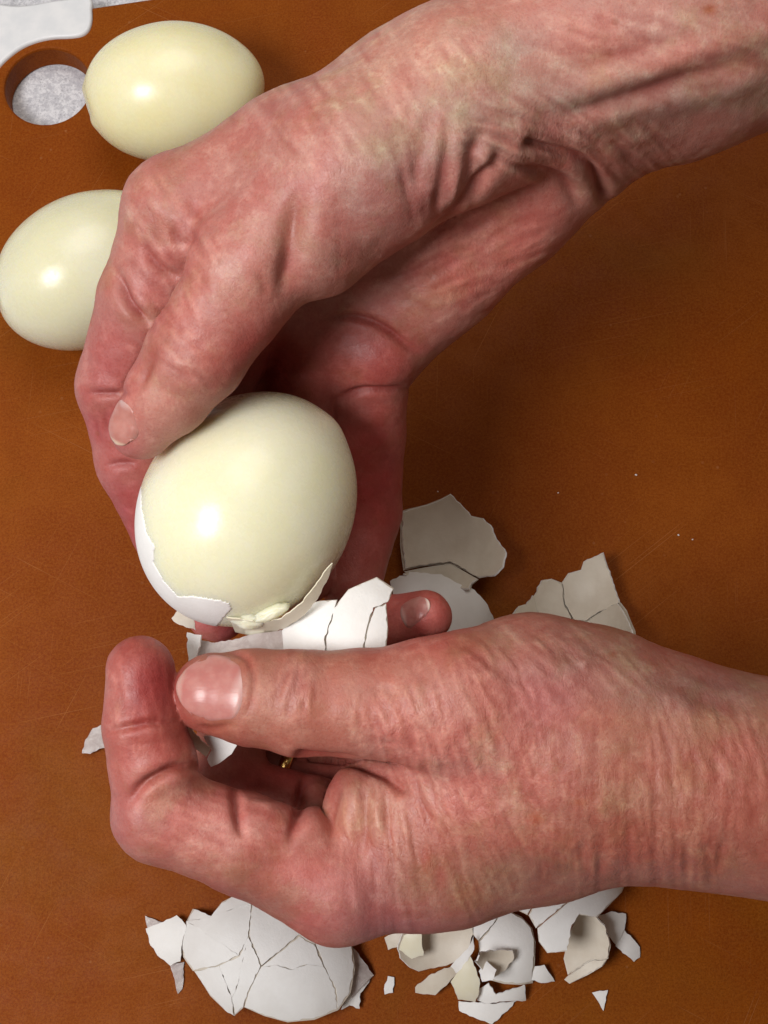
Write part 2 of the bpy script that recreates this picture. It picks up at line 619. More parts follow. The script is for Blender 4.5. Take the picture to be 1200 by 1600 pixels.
def vnoise(P, seed=0):
    i = np.floor(P).astype(np.int64)
    f = P - i
    u = f * f * f * (f * (f * 6 - 15) + 10)
    r = 0
    for dx in (0, 1):
        for dy in (0, 1):
            for dz in (0, 1):
                w = (u[:, 0] if dx else 1 - u[:, 0]) * (u[:, 1] if dy else 1 - u[:, 1]) * (u[:, 2] if dz else 1 - u[:, 2])
                r = r + w * hash3(i[:, 0] + dx, i[:, 1] + dy, i[:, 2] + dz, seed)
    return r * 2 - 1


def fbm(P, octv=3, seed=0):
    r, a = 0, 1.0
    for o in range(octv):
        r = r + a * vnoise(P * (2 ** o) + 11.3 * o, seed + o)
        a *= 0.5
    return r


def surface_nets(sdf, lo, hi, h):
    B = 4
    n = np.ceil((hi - lo) / (h * B)).astype(int)
    N = n * B
    ci = np.stack(np.meshgrid(*[np.arange(k) for k in n], indexing='ij'), -1).reshape(-1, 3)
    cc = lo + (ci * B + (B - 1) / 2) * h
    dc = sdf(cc)
    D = np.repeat(np.repeat(np.repeat(dc.reshape(n), B, 0), B, 1), B, 2).astype(np.float32)
    act = ci[np.abs(dc) < h * B * 1.35]
    off = np.stack(np.meshgrid(*[np.arange(B)] * 3, indexing='ij'), -1).reshape(-1, 3)
    idx = (act[:, None, :] * B + off[None]).reshape(-1, 3)
    vals = np.empty(len(idx), np.float32)
    for s in range(0, len(idx), 400000):
        vals[s:s + 400000] = sdf(lo + idx[s:s + 400000] * h)
    D[idx[:, 0], idx[:, 1], idx[:, 2]] = vals
    ins = D < 0
    cnt = np.zeros(N - 1, np.int8)
    for dx in (0, 1):
        for dy in (0, 1):
            for dz in (0, 1):
                cnt += ins[dx:N[0] - 1 + dx, dy:N[1] - 1 + dy, dz:N[2] - 1 + dz]
    cell = np.argwhere((cnt > 0) & (cnt < 8))
    vid = np.full(N - 1, -1, np.int32)
    vid[cell[:, 0], cell[:, 1], cell[:, 2]] = np.arange(len(cell))
    corners = [(x, y, w) for x in (0, 1) for y in (0, 1) for w in (0, 1)]
    cv = np.stack([D[cell[:, 0] + c[0], cell[:, 1] + c[1], cell[:, 2] + c[2]] for c in corners], 1)
    acc = np.zeros((len(cell), 3))
    num = np.zeros(len(cell))
    for i, a in enumerate(corners):
        for j, b in enumerate(corners):
            if j > i and sum(abs(a[k] - b[k]) for k in range(3)) == 1:
                m = (cv[:, i] < 0) != (cv[:, j] < 0)
                t = np.where(m, cv[:, i] / (cv[:, i] - cv[:, j] + 1e-12), 0)
                p = np.array(a)[None] + t[:, None] * (np.array(b) - np.array(a))[None]
                acc[m] += p[m]
                num[m] += 1
    V = lo + (cell + acc / num[:, None]) * h
    F = []
    for ax in range(3):
        sl0 = [slice(None)] * 3
        sl1 = [slice(None)] * 3
        sl0[ax] = slice(0, N[ax] - 1)
        sl1[ax] = slice(1, N[ax])
        A, C = ins[tuple(sl0)], ins[tuple(sl1)]
        g = np.argwhere(A != C)
        o1, o2 = (ax + 1) % 3, (ax + 2) % 3
        ok = (g[:, o1] > 0) & (g[:, o2] > 0) & (g[:, o1] < N[o1] - 1) & (g[:, o2] < N[o2] - 1)
        g = g[ok]
        flip = A[g[:, 0], g[:, 1], g[:, 2]]
        q = []
        for d1, d2 in ((0, 0), (-1, 0), (-1, -1), (0, -1)):
            w = g.copy()
            w[:, o1] += d1
            w[:, o2] += d2
            q.append(vid[w[:, 0], w[:, 1], w[:, 2]])
        q = np.stack(q, 1)
        q = np.where(flip[:, None], q, q[:, ::-1])
        F.append(q)
    F = np.concatenate(F)
    return V, F[(F >= 0).all(1)]


def vnormals(V, F):
    n = np.cross(V[F[:, 2]] - V[F[:, 0]], V[F[:, 3]] - V[F[:, 1]])
    N = np.zeros_like(V)
    for k in range(4):
        np.add.at(N, F[:, k], n)
    return N / (np.linalg.norm(N, axis=1)[:, None] + 1e-12)


def smooth_verts(V, F, it, w=0.5):
    for _ in range(it):
        acc = np.zeros_like(V)
        num = np.zeros(len(V))
        for k in range(4):
            np.add.at(acc, F[:, k], V[F[:, (k + 1) % 4]])
            np.add.at(acc, F[:, k], V[F[:, (k - 1) % 4]])
            np.add.at(num, F[:, k], 2)
        V = V + w * (acc / np.maximum(num, 1)[:, None] - V)
    return V


def nodes_w(nodes):
    return [(UN(x, y, d), r) for x, y, d, r in nodes]


class Hand:
    """a hand as one smooth field: palm capsules blended widely, fingers blended in near their base"""
    def __init__(self, palm, fingers, kp=9.0, carve=None, base_k=7.0):
        self.palm = [nodes_w(c) for c in palm]
        self.fingers = [([nodes_w(k) for k in (c if isinstance(c[0], list) else [c])], reach, UN(*b[0][0]) if b else None, b[0][1] if b else 2.2) for c, reach, *b in fingers]
        self.kp, self.carve, self.bk = kp, carve, base_k

    def sdf(self, P):
        d = None
        for ch in self.palm:
            for (a, ra), (b, rb) in zip(ch[:-1], ch[1:]):
                c = cap(P, a, b, ra, rb)
                d = c if d is None else smin(d, c, self.kp)
        for chs, reach, base, ki in self.fingers:
            f = None
            for ch in chs:
                g = None
                for (a, ra), (b, rb) in zip(ch[:-1], ch[1:]):
                    c = cap(P, a, b, ra, rb)
                    g = c if g is None else smin(g, c, 2.2)
                f = g if f is None else smin(f, g, ki)
            base = chs[0][0][0] if base is None else base
            k = 0.7 + self.bk * np.clip(1 - np.linalg.norm(P - base, axis=1) / reach, 0, 1)
            d = smin(d, f, k)
        if self.carve is not None:
            for e, gap in self.carve:
                c = -(e.sdf(P) - gap)
                k = 0.6
                hh = np.maximum(k - np.abs(d - c), 0) / k
                d = np.maximum(d, c) + hh * hh * k * 0.25
        return d

    def bounds(self):
        pts, rs = [], []
        for ch in self.palm + [c for f in self.fingers for c in f[0]]:
            for p, r in ch:
                pts.append(p)
                rs.append(r)
        pts, rs = np.array(pts), np.array(rs)[:, None]
        return (pts - rs).min(0) - 3, (pts + rs).max(0) + 3


def polyline_dist(X, Y, pts):
    """distance in pixels to a smooth polyline, with the position 0..1 along it"""
    C = catmull(pts, 5)
    L = np.concatenate([[0], np.cumsum(np.linalg.norm(np.diff(C, axis=0), axis=1))])
    best = np.full(len(X), 1e9)
    tt = np.zeros(len(X))
    sd = np.zeros(len(X))
    for i in range(len(C) - 1):
        a, b = C[i], C[i + 1]
        ab = b - a
        l2 = ab @ ab + 1e-9
        t = np.clip(((X - a[0]) * ab[0] + (Y - a[1]) * ab[1]) / l2, 0, 1)
        dx, dy = X - a[0] - t * ab[0], Y - a[1] - t * ab[1]
        d = np.hypot(dx, dy)
        m = d < best
        best[m] = d[m]
        tt[m] = (L[i] + t[m] * (L[i + 1] - L[i])) / L[-1]
        sd[m] = np.sign(ab[0] * dy[m] - ab[1] * dx[m])
    return best, tt, sd


def build_hand(name, hand, h, creases, ridges, bumps, tones, base_tone, fold_spots, wr_ax, wr_rot, big_wr, clip=None):
    lo, hi = hand.bounds()
    V, F = surface_nets(hand.sdf, lo, hi, h)
    V = smooth_verts(V, F, 2, 0.5)
    N = vnormals(V, F)
    X, Y, D = PIX(V)
    view = CAM - V
    view /= np.linalg.norm(view, axis=1)[:, None]
    face = (N * view).sum(1)
    # which vertices the sculpting tools reach: the outer layer on this side
    gx = np.clip((X / 4).astype(int) + 60, 0, 599)
    gy = np.clip((Y / 4).astype(int) + 60, 0, 599)
    zb = np.full((600, 600), 1e9)
    np.minimum.at(zb, (gx, gy), D)
    zz = zb[gx, gy]
    vis = np.clip(1 - (D - zz - 3.5) / 3.0, 0, 1) * np.clip(face * 4 + 0.35, 0, 1)
    mmpx = D / FPX
    disp = np.zeros(len(V))
    red = np.zeros(len(V))
    pale = np.zeros(len(V))
    for pts, sig, amp, *rest in creases:
        P = np.array(pts, float)
        pad = 60
        m = (X > P[:, 0].min() - pad) & (X < P[:, 0].max() + pad) & (Y > P[:, 1].min() - pad) & (Y < P[:, 1].max() + pad) & (vis > 0)
        ix = np.nonzero(m)[0]
        if not len(ix):
            continue
        d, t, sd = polyline_dist(X[ix], Y[ix], pts)
        d = d * mmpx[ix]
        w = np.clip(np.minimum(t, 1 - t) * 2.6, 0, 1) if not rest or not rest[0] else np.ones(len(ix))
        w = w * w * (3 - 2 * w) * vis[ix]
        disp[ix] += w * (-amp * np.exp(-(d / sig) ** 2) + 0.16 * amp * np.exp(-((d - 2.4 * sig) / (1.7 * sig)) ** 2))
        if amp > 0:
            red[ix] = np.maximum(red[ix], w * np.exp(-(d / (sig * 1.05)) ** 2) * min(1.0, 0.45 + amp * 0.5))
        else:
            pale[ix] = np.maximum(pale[ix], w * np.exp(-(d / (sig * 1.2)) ** 2))
    for pts, sig, amp in ridges:
        P = np.array(pts, float)
        pad = 110
        m = (X > P[:, 0].min() - pad) & (X < P[:, 0].max() + pad) & (Y > P[:, 1].min() - pad) & (Y < P[:, 1].max() + pad) & (vis > 0)
        ix = np.nonzero(m)[0]
        if not len(ix):
            continue
        d, t, sd = polyline_dist(X[ix], Y[ix], pts)
        d = d * mmpx[ix]
        w = np.clip(np.minimum(t, 1 - t) * 4, 0, 1) * vis[ix]
        disp[ix] += w * amp * np.exp(-(d / sig) ** 2)
    for bx, by, rx, ry, ang, amp in bumps:
        ca, sa = math.cos(ang), math.sin(ang)
        dx, dy = X - bx, Y - by
        u, v = (dx * ca - dy * sa) / rx, (dx * sa + dy * ca) / ry
        disp += vis * amp * np.exp(-(u * u + v * v))
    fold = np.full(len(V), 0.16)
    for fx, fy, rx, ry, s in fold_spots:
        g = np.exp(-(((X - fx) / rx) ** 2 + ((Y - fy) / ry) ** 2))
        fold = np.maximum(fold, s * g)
    # larger soft wrinkles across the limb
    A = frame_from_axis(np.asarray(wr_ax, float), ROT @ np.array([0, 0, 1.0]))
    W = V @ A
    Wm = W.copy()
    cr, sr = math.cos(wr_rot), math.sin(wr_rot)
    Wm[:, 0], Wm[:, 1] = W[:, 0] * cr - W[:, 1] * sr, W[:, 0] * sr + W[:, 1] * cr
    wn = fbm(Wm * np.array([0.30, 0.075, 0.075]) + 0.5 * fbm(W * 0.07, 2, 50)[:, None], 3, 5)
    disp += big_wr * fold * (np.minimum(np.abs(wn) * 2.2, 1.0) - 0.6)
    disp += 0.16 * fbm(V * 0.13, 3, 9)
    disp += 0.035 * fbm(V * 0.55, 2, 21)
    V = V + N * disp[:, None]
    # skin colours, with some light and shade painted into the tones
    C = np.tile(np.array(base_tone, float), (len(V), 1))
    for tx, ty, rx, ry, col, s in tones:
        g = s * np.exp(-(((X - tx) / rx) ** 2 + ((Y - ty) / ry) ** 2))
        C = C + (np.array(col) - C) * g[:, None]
    bl = 0.5 + 0.5 * np.clip(fbm(V * 0.085, 3, 33) * 1.3, -1, 1)
    C *= (1 + 0.10 * (bl[:, None] - 0.5) * np.array([0.5, 1.5, 1.3]))
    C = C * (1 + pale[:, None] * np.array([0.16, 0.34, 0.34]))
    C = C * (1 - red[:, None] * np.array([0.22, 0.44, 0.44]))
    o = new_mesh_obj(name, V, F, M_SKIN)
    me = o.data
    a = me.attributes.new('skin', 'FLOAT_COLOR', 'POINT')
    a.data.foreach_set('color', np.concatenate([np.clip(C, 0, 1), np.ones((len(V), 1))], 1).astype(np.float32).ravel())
    a = me.attributes.new('wrinkle', 'FLOAT_VECTOR', 'POINT')
    a.data.foreach_set('vector', Wm.astype(np.float32).ravel())
    a = me.attributes.new('fold', 'FLOAT', 'POINT')
    a.data.foreach_set('value', fold.astype(np.float32))
    return o


def nail(parent, hand, px, py, depth, along_px, length, width, nrm_cam, col, tip_col, over=1.2, lift=0.25, arch=1.0):
    """nail plate lying on the finger: along_px = picture direction towards the finger tip, nrm_cam = outward direction"""
    c = UN(px, py, depth)
    nrm = ROT @ np.array(nrm_cam, float)
    nrm /= np.linalg.norm(nrm)
    q = UN(px + along_px[0], py + along_px[1], depth) - c
    u = q - nrm * (q @ nrm)
    u /= np.linalg.norm(u)
    w = np.cross(nrm, u)
    nu, nv = 28, 24
    T, Z = [], []
    G = np.array([[(i / nu * 2 - 1, j / nv * 2 - 1) for j in range(nv + 1)] for i in range(nu + 1)]).reshape(-1, 2)
    # square -> rounded outline
    s, t = G[:, 0], G[:, 1]
    un = s * np.sqrt(1 - np.where(s > 0, 0.62, 0.46) * t * t)
    wn = t * np.sqrt(1 - 0.50 * np.maximum(s, 0) ** 2 - 0.34 * np.maximum(-s, 0) ** 2)
    P = c + u * (un * length / 2)[:, None] + w * (wn * width / 2)[:, None] + nrm * 10.0
    for _ in range(40):
        d = hand.sdf(P) - lift
        P = P - nrm * (np.clip(d, -2, 2) * 0.7)[:, None]
    H = ((P - c) @ nrm).reshape(nu + 1, nv + 1)
    # straighten lengthwise, keep the arch across; let the free edge run past the finger
    prof = np.median(H, axis=0)
    lin = np.polyfit(np.linspace(-1, 0.55, int(nu * 0.78)), H[:int(nu * 0.78)].mean(1), 1)
    base = np.polyval(lin, np.linspace(-1, 1, nu + 1)) - 0.6 * np.linspace(-1, 1, nu + 1) ** 2
    hh = base[:, None] + arch * (prof - prof.mean())[None] * 0.9
    hh = np.maximum(hh, H + 0.08)
    edge = np.maximum(np.abs(G[:, 1]), np.maximum(-G[:, 0], 0)).reshape(nu + 1, nv + 1)
    hh = hh - 0.6 * np.clip((edge - 0.82) / 0.18, 0, 1) ** 2 * (np.linspace(-1, 1, nu + 1)[:, None] < 0.75)
    P = P - nrm * ((P - c) @ nrm)[:, None] + nrm * hh.reshape(-1)[:, None]
    n = len(P)
    V = np.concatenate([P, P - nrm * 0.45])
    F = []
    for i in range(nu):
        for j in range(nv):
            a = i * (nv + 1) + j
            f = (a, a + nv + 1, a + nv + 2, a + 1)
            F.append(f)
            F.append(tuple(k + n for k in f[::-1]))
    rim = [i * (nv + 1) for i in range(nu + 1)] + [nu * (nv + 1) + j for j in range(1, nv + 1)] + [i * (nv + 1) + nv for i in range(nu - 1, -1, -1)] + [j for j in range(nv - 1, 0, -1)]
    for a, b in zip(rim, rim[1:] + rim[:1]):
        F.append((b, a, a + n, b + n))
    o = new_mesh_obj('fingernail', V, F, M_NAIL, parent)
    k = np.clip((un - 0.80 + 0.10 * wn ** 2) / 0.08, 0, 1)[:, None]
    lun = np.clip((-un - 0.55 - 0.30 * wn ** 2) / 0.2, 0, 1)[:, None]
    C = np.array(col) * (1 - k) + np.array(tip_col) * k
    C = C * (1 - 0.5 * lun) + np.array((0.66, 0.47, 0.44)) * 0.5 * lun
    C = np.concatenate([C, C])
    a = o.data.attributes.new('skin', 'FLOAT_COLOR', 'POINT')
    a.data.foreach_set('color', np.concatenate([C, np.ones((len(C), 1))], 1).astype(np.float32).ravel())
    return o


def fine_lines(seed, n, cx, cy, rx, ry, angle, ln, sig, amp):
    """many short skin lines in an elliptical patch; angle(x, y) is their lean from the vertical of the photo"""
    r = random.Random(seed)
    out = []
    while len(out) < n:
        x, y = r.uniform(-1, 1), r.uniform(-1, 1)
        if x * x + y * y > 1:
            continue
        x, y = cx + x * rx, cy + y * ry
        a = angle(x, y) + r.uniform(-0.12, 0.12)
        L = r.uniform(*ln) / 2
        dx, dy = math.sin(a) * L, math.cos(a) * L
        b = r.uniform(-0.12, 0.12) * L
        out.append(([(x - dx, y - dy), (x + b * math.cos(a), y - b * math.sin(a)), (x + dx, y + dy)], r.uniform(*sig), r.uniform(*amp)))
    return out


# ------------------------------------------------------------------ lower hand (thumb on top, wedding ring hidden below)
low = Hand(
    palm=[
        [(690, 1098, 264, 13.2), (830, 1086, 271, 15.8), (930, 1128, 274, 19), (1050, 1180, 275, 19.6), (1200, 1222, 275, 20), (1400, 1275, 275, 24), (1850, 1420, 275, 30)],
        [(530, 1382, 276, 12.6), (700, 1330, 280, 15), (850, 1276, 283, 17), (980, 1232, 284, 17.0), (1120, 1222, 282, 16.6), (1200, 1224, 281, 16.8), (1400, 1278, 280, 20), (1850, 1450, 280, 28)],
        [(780, 1150, 270, 16), (900, 1190, 273, 19), (1060, 1215, 274, 20), (1200, 1240, 275, 21)],
        [(566, 1244, 276, 7.6), (640, 1272, 277, 10.5), (760, 1235, 276, 15), (900, 1230, 276, 18)],
        [(610, 1330, 294, 11), (900, 1230, 294, 15)],
        [(660, 1280, 308, 10.5), (900, 1190, 298, 14)],
        [(700, 1220, 318, 10), (900, 1150, 296, 14)],
    ],
    fingers=[
        ([(720, 1092, 264, 13.5), (640, 1098, 264, 12.2), (560, 1099, 264, 11.3), (470, 1098, 263.5, 11.0), (395, 1089, 263, 9.9), (334, 1083, 264, 8.7)], 34),
        ([(530, 1382, 276, 12.6), (380, 1318, 270, 10.6), (252, 1272, 266, 10.2), (238, 1192, 263.5, 9.0), (223, 1133, 262, 8.1), (219, 1047, 263, 7.3)], 20),
        ([(610, 1325, 294, 11), (350, 1235, 296, 9.2), (372, 1090, 302, 8), (500, 1060, 300, 7.2)], 20),
        ([(660, 1280, 308, 10.5), (420, 1212, 312, 8.6), (375, 1120, 318, 8), (470, 1040, 308, 7.3)], 20),
        ([(700, 1220, 318, 10), (500, 1140, 318, 8), (520, 1010, 312, 7.4), (600, 976, 302, 6.9), (666, 962, 296, 6.1)], 18),
    ])

RED_SHADED = (0.27, 0.028, 0.026)  # red fingertip skin with the shade of its turned-away side mixed in
DEEP = (0.36, 0.06, 0.05)
PINK = (0.50, 0.185, 0.150)
PALE = (0.50, 0.255, 0.185)
MAUVE = (0.29, 0.10, 0.105)
TAN_SHADED = (0.27, 0.115, 0.075)  # olive-tan skin with the shade of the hand's lower edge mixed in
ORNG = (0.40, 0.145, 0.085)
VEIN = (0.27, 0.15, 0.12)

low_creases = [
    # index finger joints
    ([(150, 1146), (205, 1135), (240, 1129), (296, 1133)], 0.7, 1.15),
    ([(196, 1266), (218, 1232), (248, 1212), (280, 1200), (330, 1204)], 1.0, 2.0),
    ([(200, 1164), (240, 1160), (270, 1163)], 0.6, 0.18),
    # folds between the index finger and the web of the thumb
    ([(362, 1215), (368, 1250), (373, 1285), (384, 1320)], 1.0, 1.6),
    ([(372, 1238), (398, 1228), (430, 1218)], 0.9, 0.5),
    ([(478, 1200), (468, 1250), (458, 1295), (450, 1330)], 1.1, 1.7),
    ([(478, 1210), (470, 1240), (462, 1262)], 0.9, 0.7),
    ([(532, 1218), (528, 1252), (520, 1300), (514, 1340)], 0.9, 0.55),
    ([(578, 1220), (573, 1255), (572, 1300), (565, 1350)], 0.8, 0.5),
    ([(604, 1226), (604, 1270), (612, 1330), (618, 1380)], 0.8, 0.42),
    ([(625, 1232), (642, 1285), (660, 1340), (676, 1390)], 0.8, 0.42),
    ([(655, 1240), (675, 1285), (700, 1335)], 0.8, 0.34),
    # under the thumb
    ([(470, 1181), (510, 1186), (548, 1190), (580, 1202), (606, 1216), (626, 1232)], 1.1, 1.5, 1),
    ([(602, 1212), (640, 1240), (690, 1300)], 0.9, 0.4),
    # fold of skin round the thumb nail
    ([(300, 1024), (345, 1016), (380, 1026), (394, 1048), (396, 1080), (386, 1112), (366, 1130)], 0.6, 0.5),
    ([(372, 1128), (330, 1138), (298, 1128)], 0.6, 0.45),
    # thumb joint
    ([(452, 1034), (446, 1058), (436, 1082), (428, 1110)], 0.65, 0.36),
    ([(464, 1030), (462, 1060), (456, 1090), (446, 1116)], 0.65, 0.42),
    ([(478, 1036), (474, 1064), (466, 1098)], 0.6, 0.34),
    ([(436, 1040), (424, 1070)], 0.55, 0.22),
    # thumb base knuckle
    ([(578, 1110), (600, 1112), (620, 1130), (622, 1150)], 0.7, 0.3),
    ([(612, 1090), (632, 1120), (640, 1160), (660, 1200)], 0.75, 0.32),
    ([(586, 1148), (604, 1160), (626, 1156)], 0.7, 0.3),
    ([(560, 1080), (600, 1078), (640, 1096)], 0.9, 0.22),
    # long creases over the back of the hand
    ([(700, 1090), (730, 1140), (760, 1190), (790, 1250)], 0.8, 0.25),
    ([(650, 1120), (690, 1190), (720, 1260), (745, 1330)], 0.8, 0.28),
    ([(680, 1100), (720, 1170), (752, 1240), (775, 1300)], 0.8, 0.24),
    ([(740, 1080), (775, 1150), (800, 1210)], 0.8, 0.22),
    ([(640, 1220), (670, 1290), (690, 1360), (696, 1400)], 0.8, 0.30),
    ([(760, 1030), (800, 1062), (850, 1080)], 1.0, 0.30),
    ([(690, 1000), (740, 1020), (800, 1062)], 1.0, 0.28),
    # wrist
    ([(905, 1300), (910, 1335), (914, 1374)], 0.8, 0.28, 0),
    ([(936, 1280), (938, 1330), (940, 1376)], 0.85, 0.34, 0),
    ([(978, 1260), (982, 1310), (984, 1376)], 0.85, 0.45, 0),
    ([(1022, 1240), (1024, 1300), (1024, 1376)], 0.8, 0.30, 0),
    ([(1050, 1270), (1052, 1320), (1054, 1374)], 0.8, 0.20, 0),
    ([(1066, 1300), (1071, 1340), (1073, 1376)], 0.8, 0.55, 0),
    ([(1094, 1308), (1108, 1344), (1120, 1372)], 0.8, 0.55, 0),
    ([(1126, 1308), (1124, 1344), (1120, 1372)], 0.75, 0.35, 0),
    ([(1072, 1166), (1086, 1190), (1096, 1214)], 0.8, 0.28),
    ([(1096, 1160), (1116, 1192), (1134, 1216)], 0.8, 0.25),
    # fold of the thumb's base towards the wrist, and the little scar
    ([(872, 1004), (896, 1022), (914, 1040)], 0.8, 0.35),
    ([(990, 1052), (1060, 1078), (1130, 1100), (1200, 1110)], 2.2, 0.75),
    ([(1040, 1036), (1110, 1064), (1200, 1078)], 1.6, 0.35),
]
low_ridges = [
    ([(868, 996), (898, 1022), (925, 1056)], 0.8, 0.28),
    ([(500, 1205), (494, 1262), (484, 1320)], 2.8, 1.3),
    ([(556, 1195), (550, 1262), (540, 1340)], 2.2, 1.2),
    ([(594, 1200), (590, 1262), (586, 1320)], 1.5, 0.9),
    ([(420, 1250), (415, 1290)], 3.5, 0.9),
    ([(930, 1032), (1010, 1062), (1100, 1090)], 3.5, 0.8),
]
low_bumps = [
    (525, 1405, 60, 50, 0, 1.6), (505, 1290, 60, 40, 0.2, 0.8), (612, 1140, 26, 22, 0, 0.75), (600, 1112, 14, 12, 0, 0.4),
    (452, 1075, 26, 26, 0, 0.35), (215, 1065, 34, 50, 0, 0.5), (255, 1160, 24, 24, 0, 0.6), (320, 1270, 60, 34, -0.3, 0.6),
    (800, 1030, 120, 46, -0.2, 0.6), (210, 1285, 26, 30, 0, 0.6), (430, 1350, 40, 30, 0, -0.7), (640, 1400, 60, 30, 0, -0.6),
]
low_tones = [  # wrist and thumb tones darkened to stand in for weaker light there
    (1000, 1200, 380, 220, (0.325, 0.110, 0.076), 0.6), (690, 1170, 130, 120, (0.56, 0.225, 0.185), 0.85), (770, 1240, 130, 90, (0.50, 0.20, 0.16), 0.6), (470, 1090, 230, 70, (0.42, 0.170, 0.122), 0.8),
    (860, 1090, 70, 60, (0.40, 0.14, 0.14), 0.7), (220, 1080, 75, 120, RED_SHADED, 0.95), (236, 1200, 80, 70, (0.40, 0.105, 0.085), 0.85), (178, 1090, 22, 100, (0.42, 0.155, 0.13), 0.8), (255, 1060, 26, 60, (0.24, 0.022, 0.022), 0.7), (300, 1280, 120, 70, (0.55, 0.23, 0.195), 0.9),  # index tip: lit left edge and shaded right side put into the tones
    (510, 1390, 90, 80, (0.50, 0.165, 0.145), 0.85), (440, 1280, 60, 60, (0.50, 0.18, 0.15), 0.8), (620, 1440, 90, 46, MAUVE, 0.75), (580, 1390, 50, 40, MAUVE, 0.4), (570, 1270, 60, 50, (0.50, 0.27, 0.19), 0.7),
    (800, 1380, 170, 55, TAN_SHADED, 0.8), (1000, 1300, 130, 70, (0.33, 0.105, 0.07), 0.7), (960, 1240, 90, 50, (0.36, 0.15, 0.10), 0.5),
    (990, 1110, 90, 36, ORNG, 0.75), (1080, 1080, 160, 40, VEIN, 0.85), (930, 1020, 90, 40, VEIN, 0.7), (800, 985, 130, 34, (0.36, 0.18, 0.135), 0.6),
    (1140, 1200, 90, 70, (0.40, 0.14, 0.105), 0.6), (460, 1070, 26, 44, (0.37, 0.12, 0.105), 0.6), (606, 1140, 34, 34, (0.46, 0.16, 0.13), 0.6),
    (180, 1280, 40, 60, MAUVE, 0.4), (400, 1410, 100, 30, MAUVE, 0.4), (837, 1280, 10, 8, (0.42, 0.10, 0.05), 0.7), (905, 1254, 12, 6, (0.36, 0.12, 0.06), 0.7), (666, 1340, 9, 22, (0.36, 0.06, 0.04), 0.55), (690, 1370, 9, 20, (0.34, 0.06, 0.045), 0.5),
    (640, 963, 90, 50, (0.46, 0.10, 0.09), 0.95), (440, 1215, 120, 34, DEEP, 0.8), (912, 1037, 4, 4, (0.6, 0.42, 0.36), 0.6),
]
rf = random.Random(5)
for _ in range(26):
    low_tones.append((rf.uniform(640, 1190), rf.uniform(1020, 1380), rf.uniform(4, 9), rf.uniform(4, 8), (0.27, 0.085, 0.05), rf.uniform(0.25, 0.6)))
low_fold = [(720, 1230, 170, 170, 1.0), (1000, 1300, 190, 110, 1.0), (660, 1340, 110, 110, 0.8), (460, 1080, 50, 60, 0.7), (610, 1130, 70, 60, 0.7), (1130, 1200, 120, 80, 0.6), (1080, 1100, 150, 60, 0.4), (840, 1060, 150, 80, 0.4)]
lax = UN(1000, 1150, 275) - UN(500, 1170, 275)
def both(seed, n, *a):
    return fine_lines(seed, n, *a[:-1], a[-1]) + fine_lines(seed + 500, n, *a[:-1], (-a[-1][1] * 0.9, -a[-1][0]))


low_creases += both(1, 120, 725, 1215, 150, 195, lambda x, y: 0.36 + 0.1 * math.sin(y * 0.02), (50, 150), (0.36, 0.6), (0.05, 0.15))
low_creases += both(2, 40, 610, 1330, 80, 110, lambda x, y: 0.04 + (x - 560) * 0.0026, (60, 150), (0.4, 0.7), (0.06, 0.20))
low_creases += both(3, 80, 990, 1260, 190, 120, lambda x, y: 0.02 + 0.10 * math.sin(x * 0.02), (50, 140), (0.36, 0.6), (0.04, 0.13))
low_creases += fine_lines(4, 34, 1000, 1352, 170, 26, lambda x, y: 0.02, (30, 80), (0.45, 0.7), (0.10, 0.30))
low_creases += both(5, 50, 1110, 1180, 100, 80, lambda x, y: 0.30, (40, 110), (0.4, 0.6), (0.04, 0.12))
low_creases += both(6, 20, 458, 1074, 34, 46, lambda x, y: -0.12, (30, 70), (0.36, 0.55), (0.06, 0.18))
low_creases += both(7, 30, 612, 1130, 60, 54, lambda x, y: 0.35 + (x - 612) * 0.004, (24, 70), (0.36, 0.6), (0.06, 0.18))
low_creases += both(8, 40, 860, 1050, 140, 60, lambda x, y: 0.8, (40, 120), (0.45, 0.7), (0.03, 0.10))
low_creases += both(10, 40, 222, 1090, 50, 90, lambda x, y: 0.15, (30, 80), (0.4, 0.6), (0.02, 0.07))
low_creases += both(19, 50, 780, 1220, 220, 180, lambda x, y: -0.8, (30, 90), (0.36, 0.55), (0.02, 0.07))
low_creases += both(9, 30, 320, 1290, 110, 50, lambda x, y: 1.3, (30, 90), (0.5, 0.8), (0.02, 0.06))
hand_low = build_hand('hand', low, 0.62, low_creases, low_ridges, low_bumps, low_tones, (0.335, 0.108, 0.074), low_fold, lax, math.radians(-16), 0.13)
tag(hand_low, 'lower hand pinching white shell under its thumb, nail facing up', 'hand', 'hands peeling an egg')
nail(hand_low, low, 330, 1077, 256, (-1, -0.08), 15.6, 13.6, (-0.10, 0.05, 1.0), (0.45, 0.170, 0.150), (0.50, 0.28, 0.24), lift=0.1)
nail(hand_low, low, 646, 946, 290, (1, -0.3), 7.6, 6.4, (-0.20, 0.62, 0.75), (0.40, 0.135, 0.12), (0.80, 0.66, 0.58), lift=0.22)

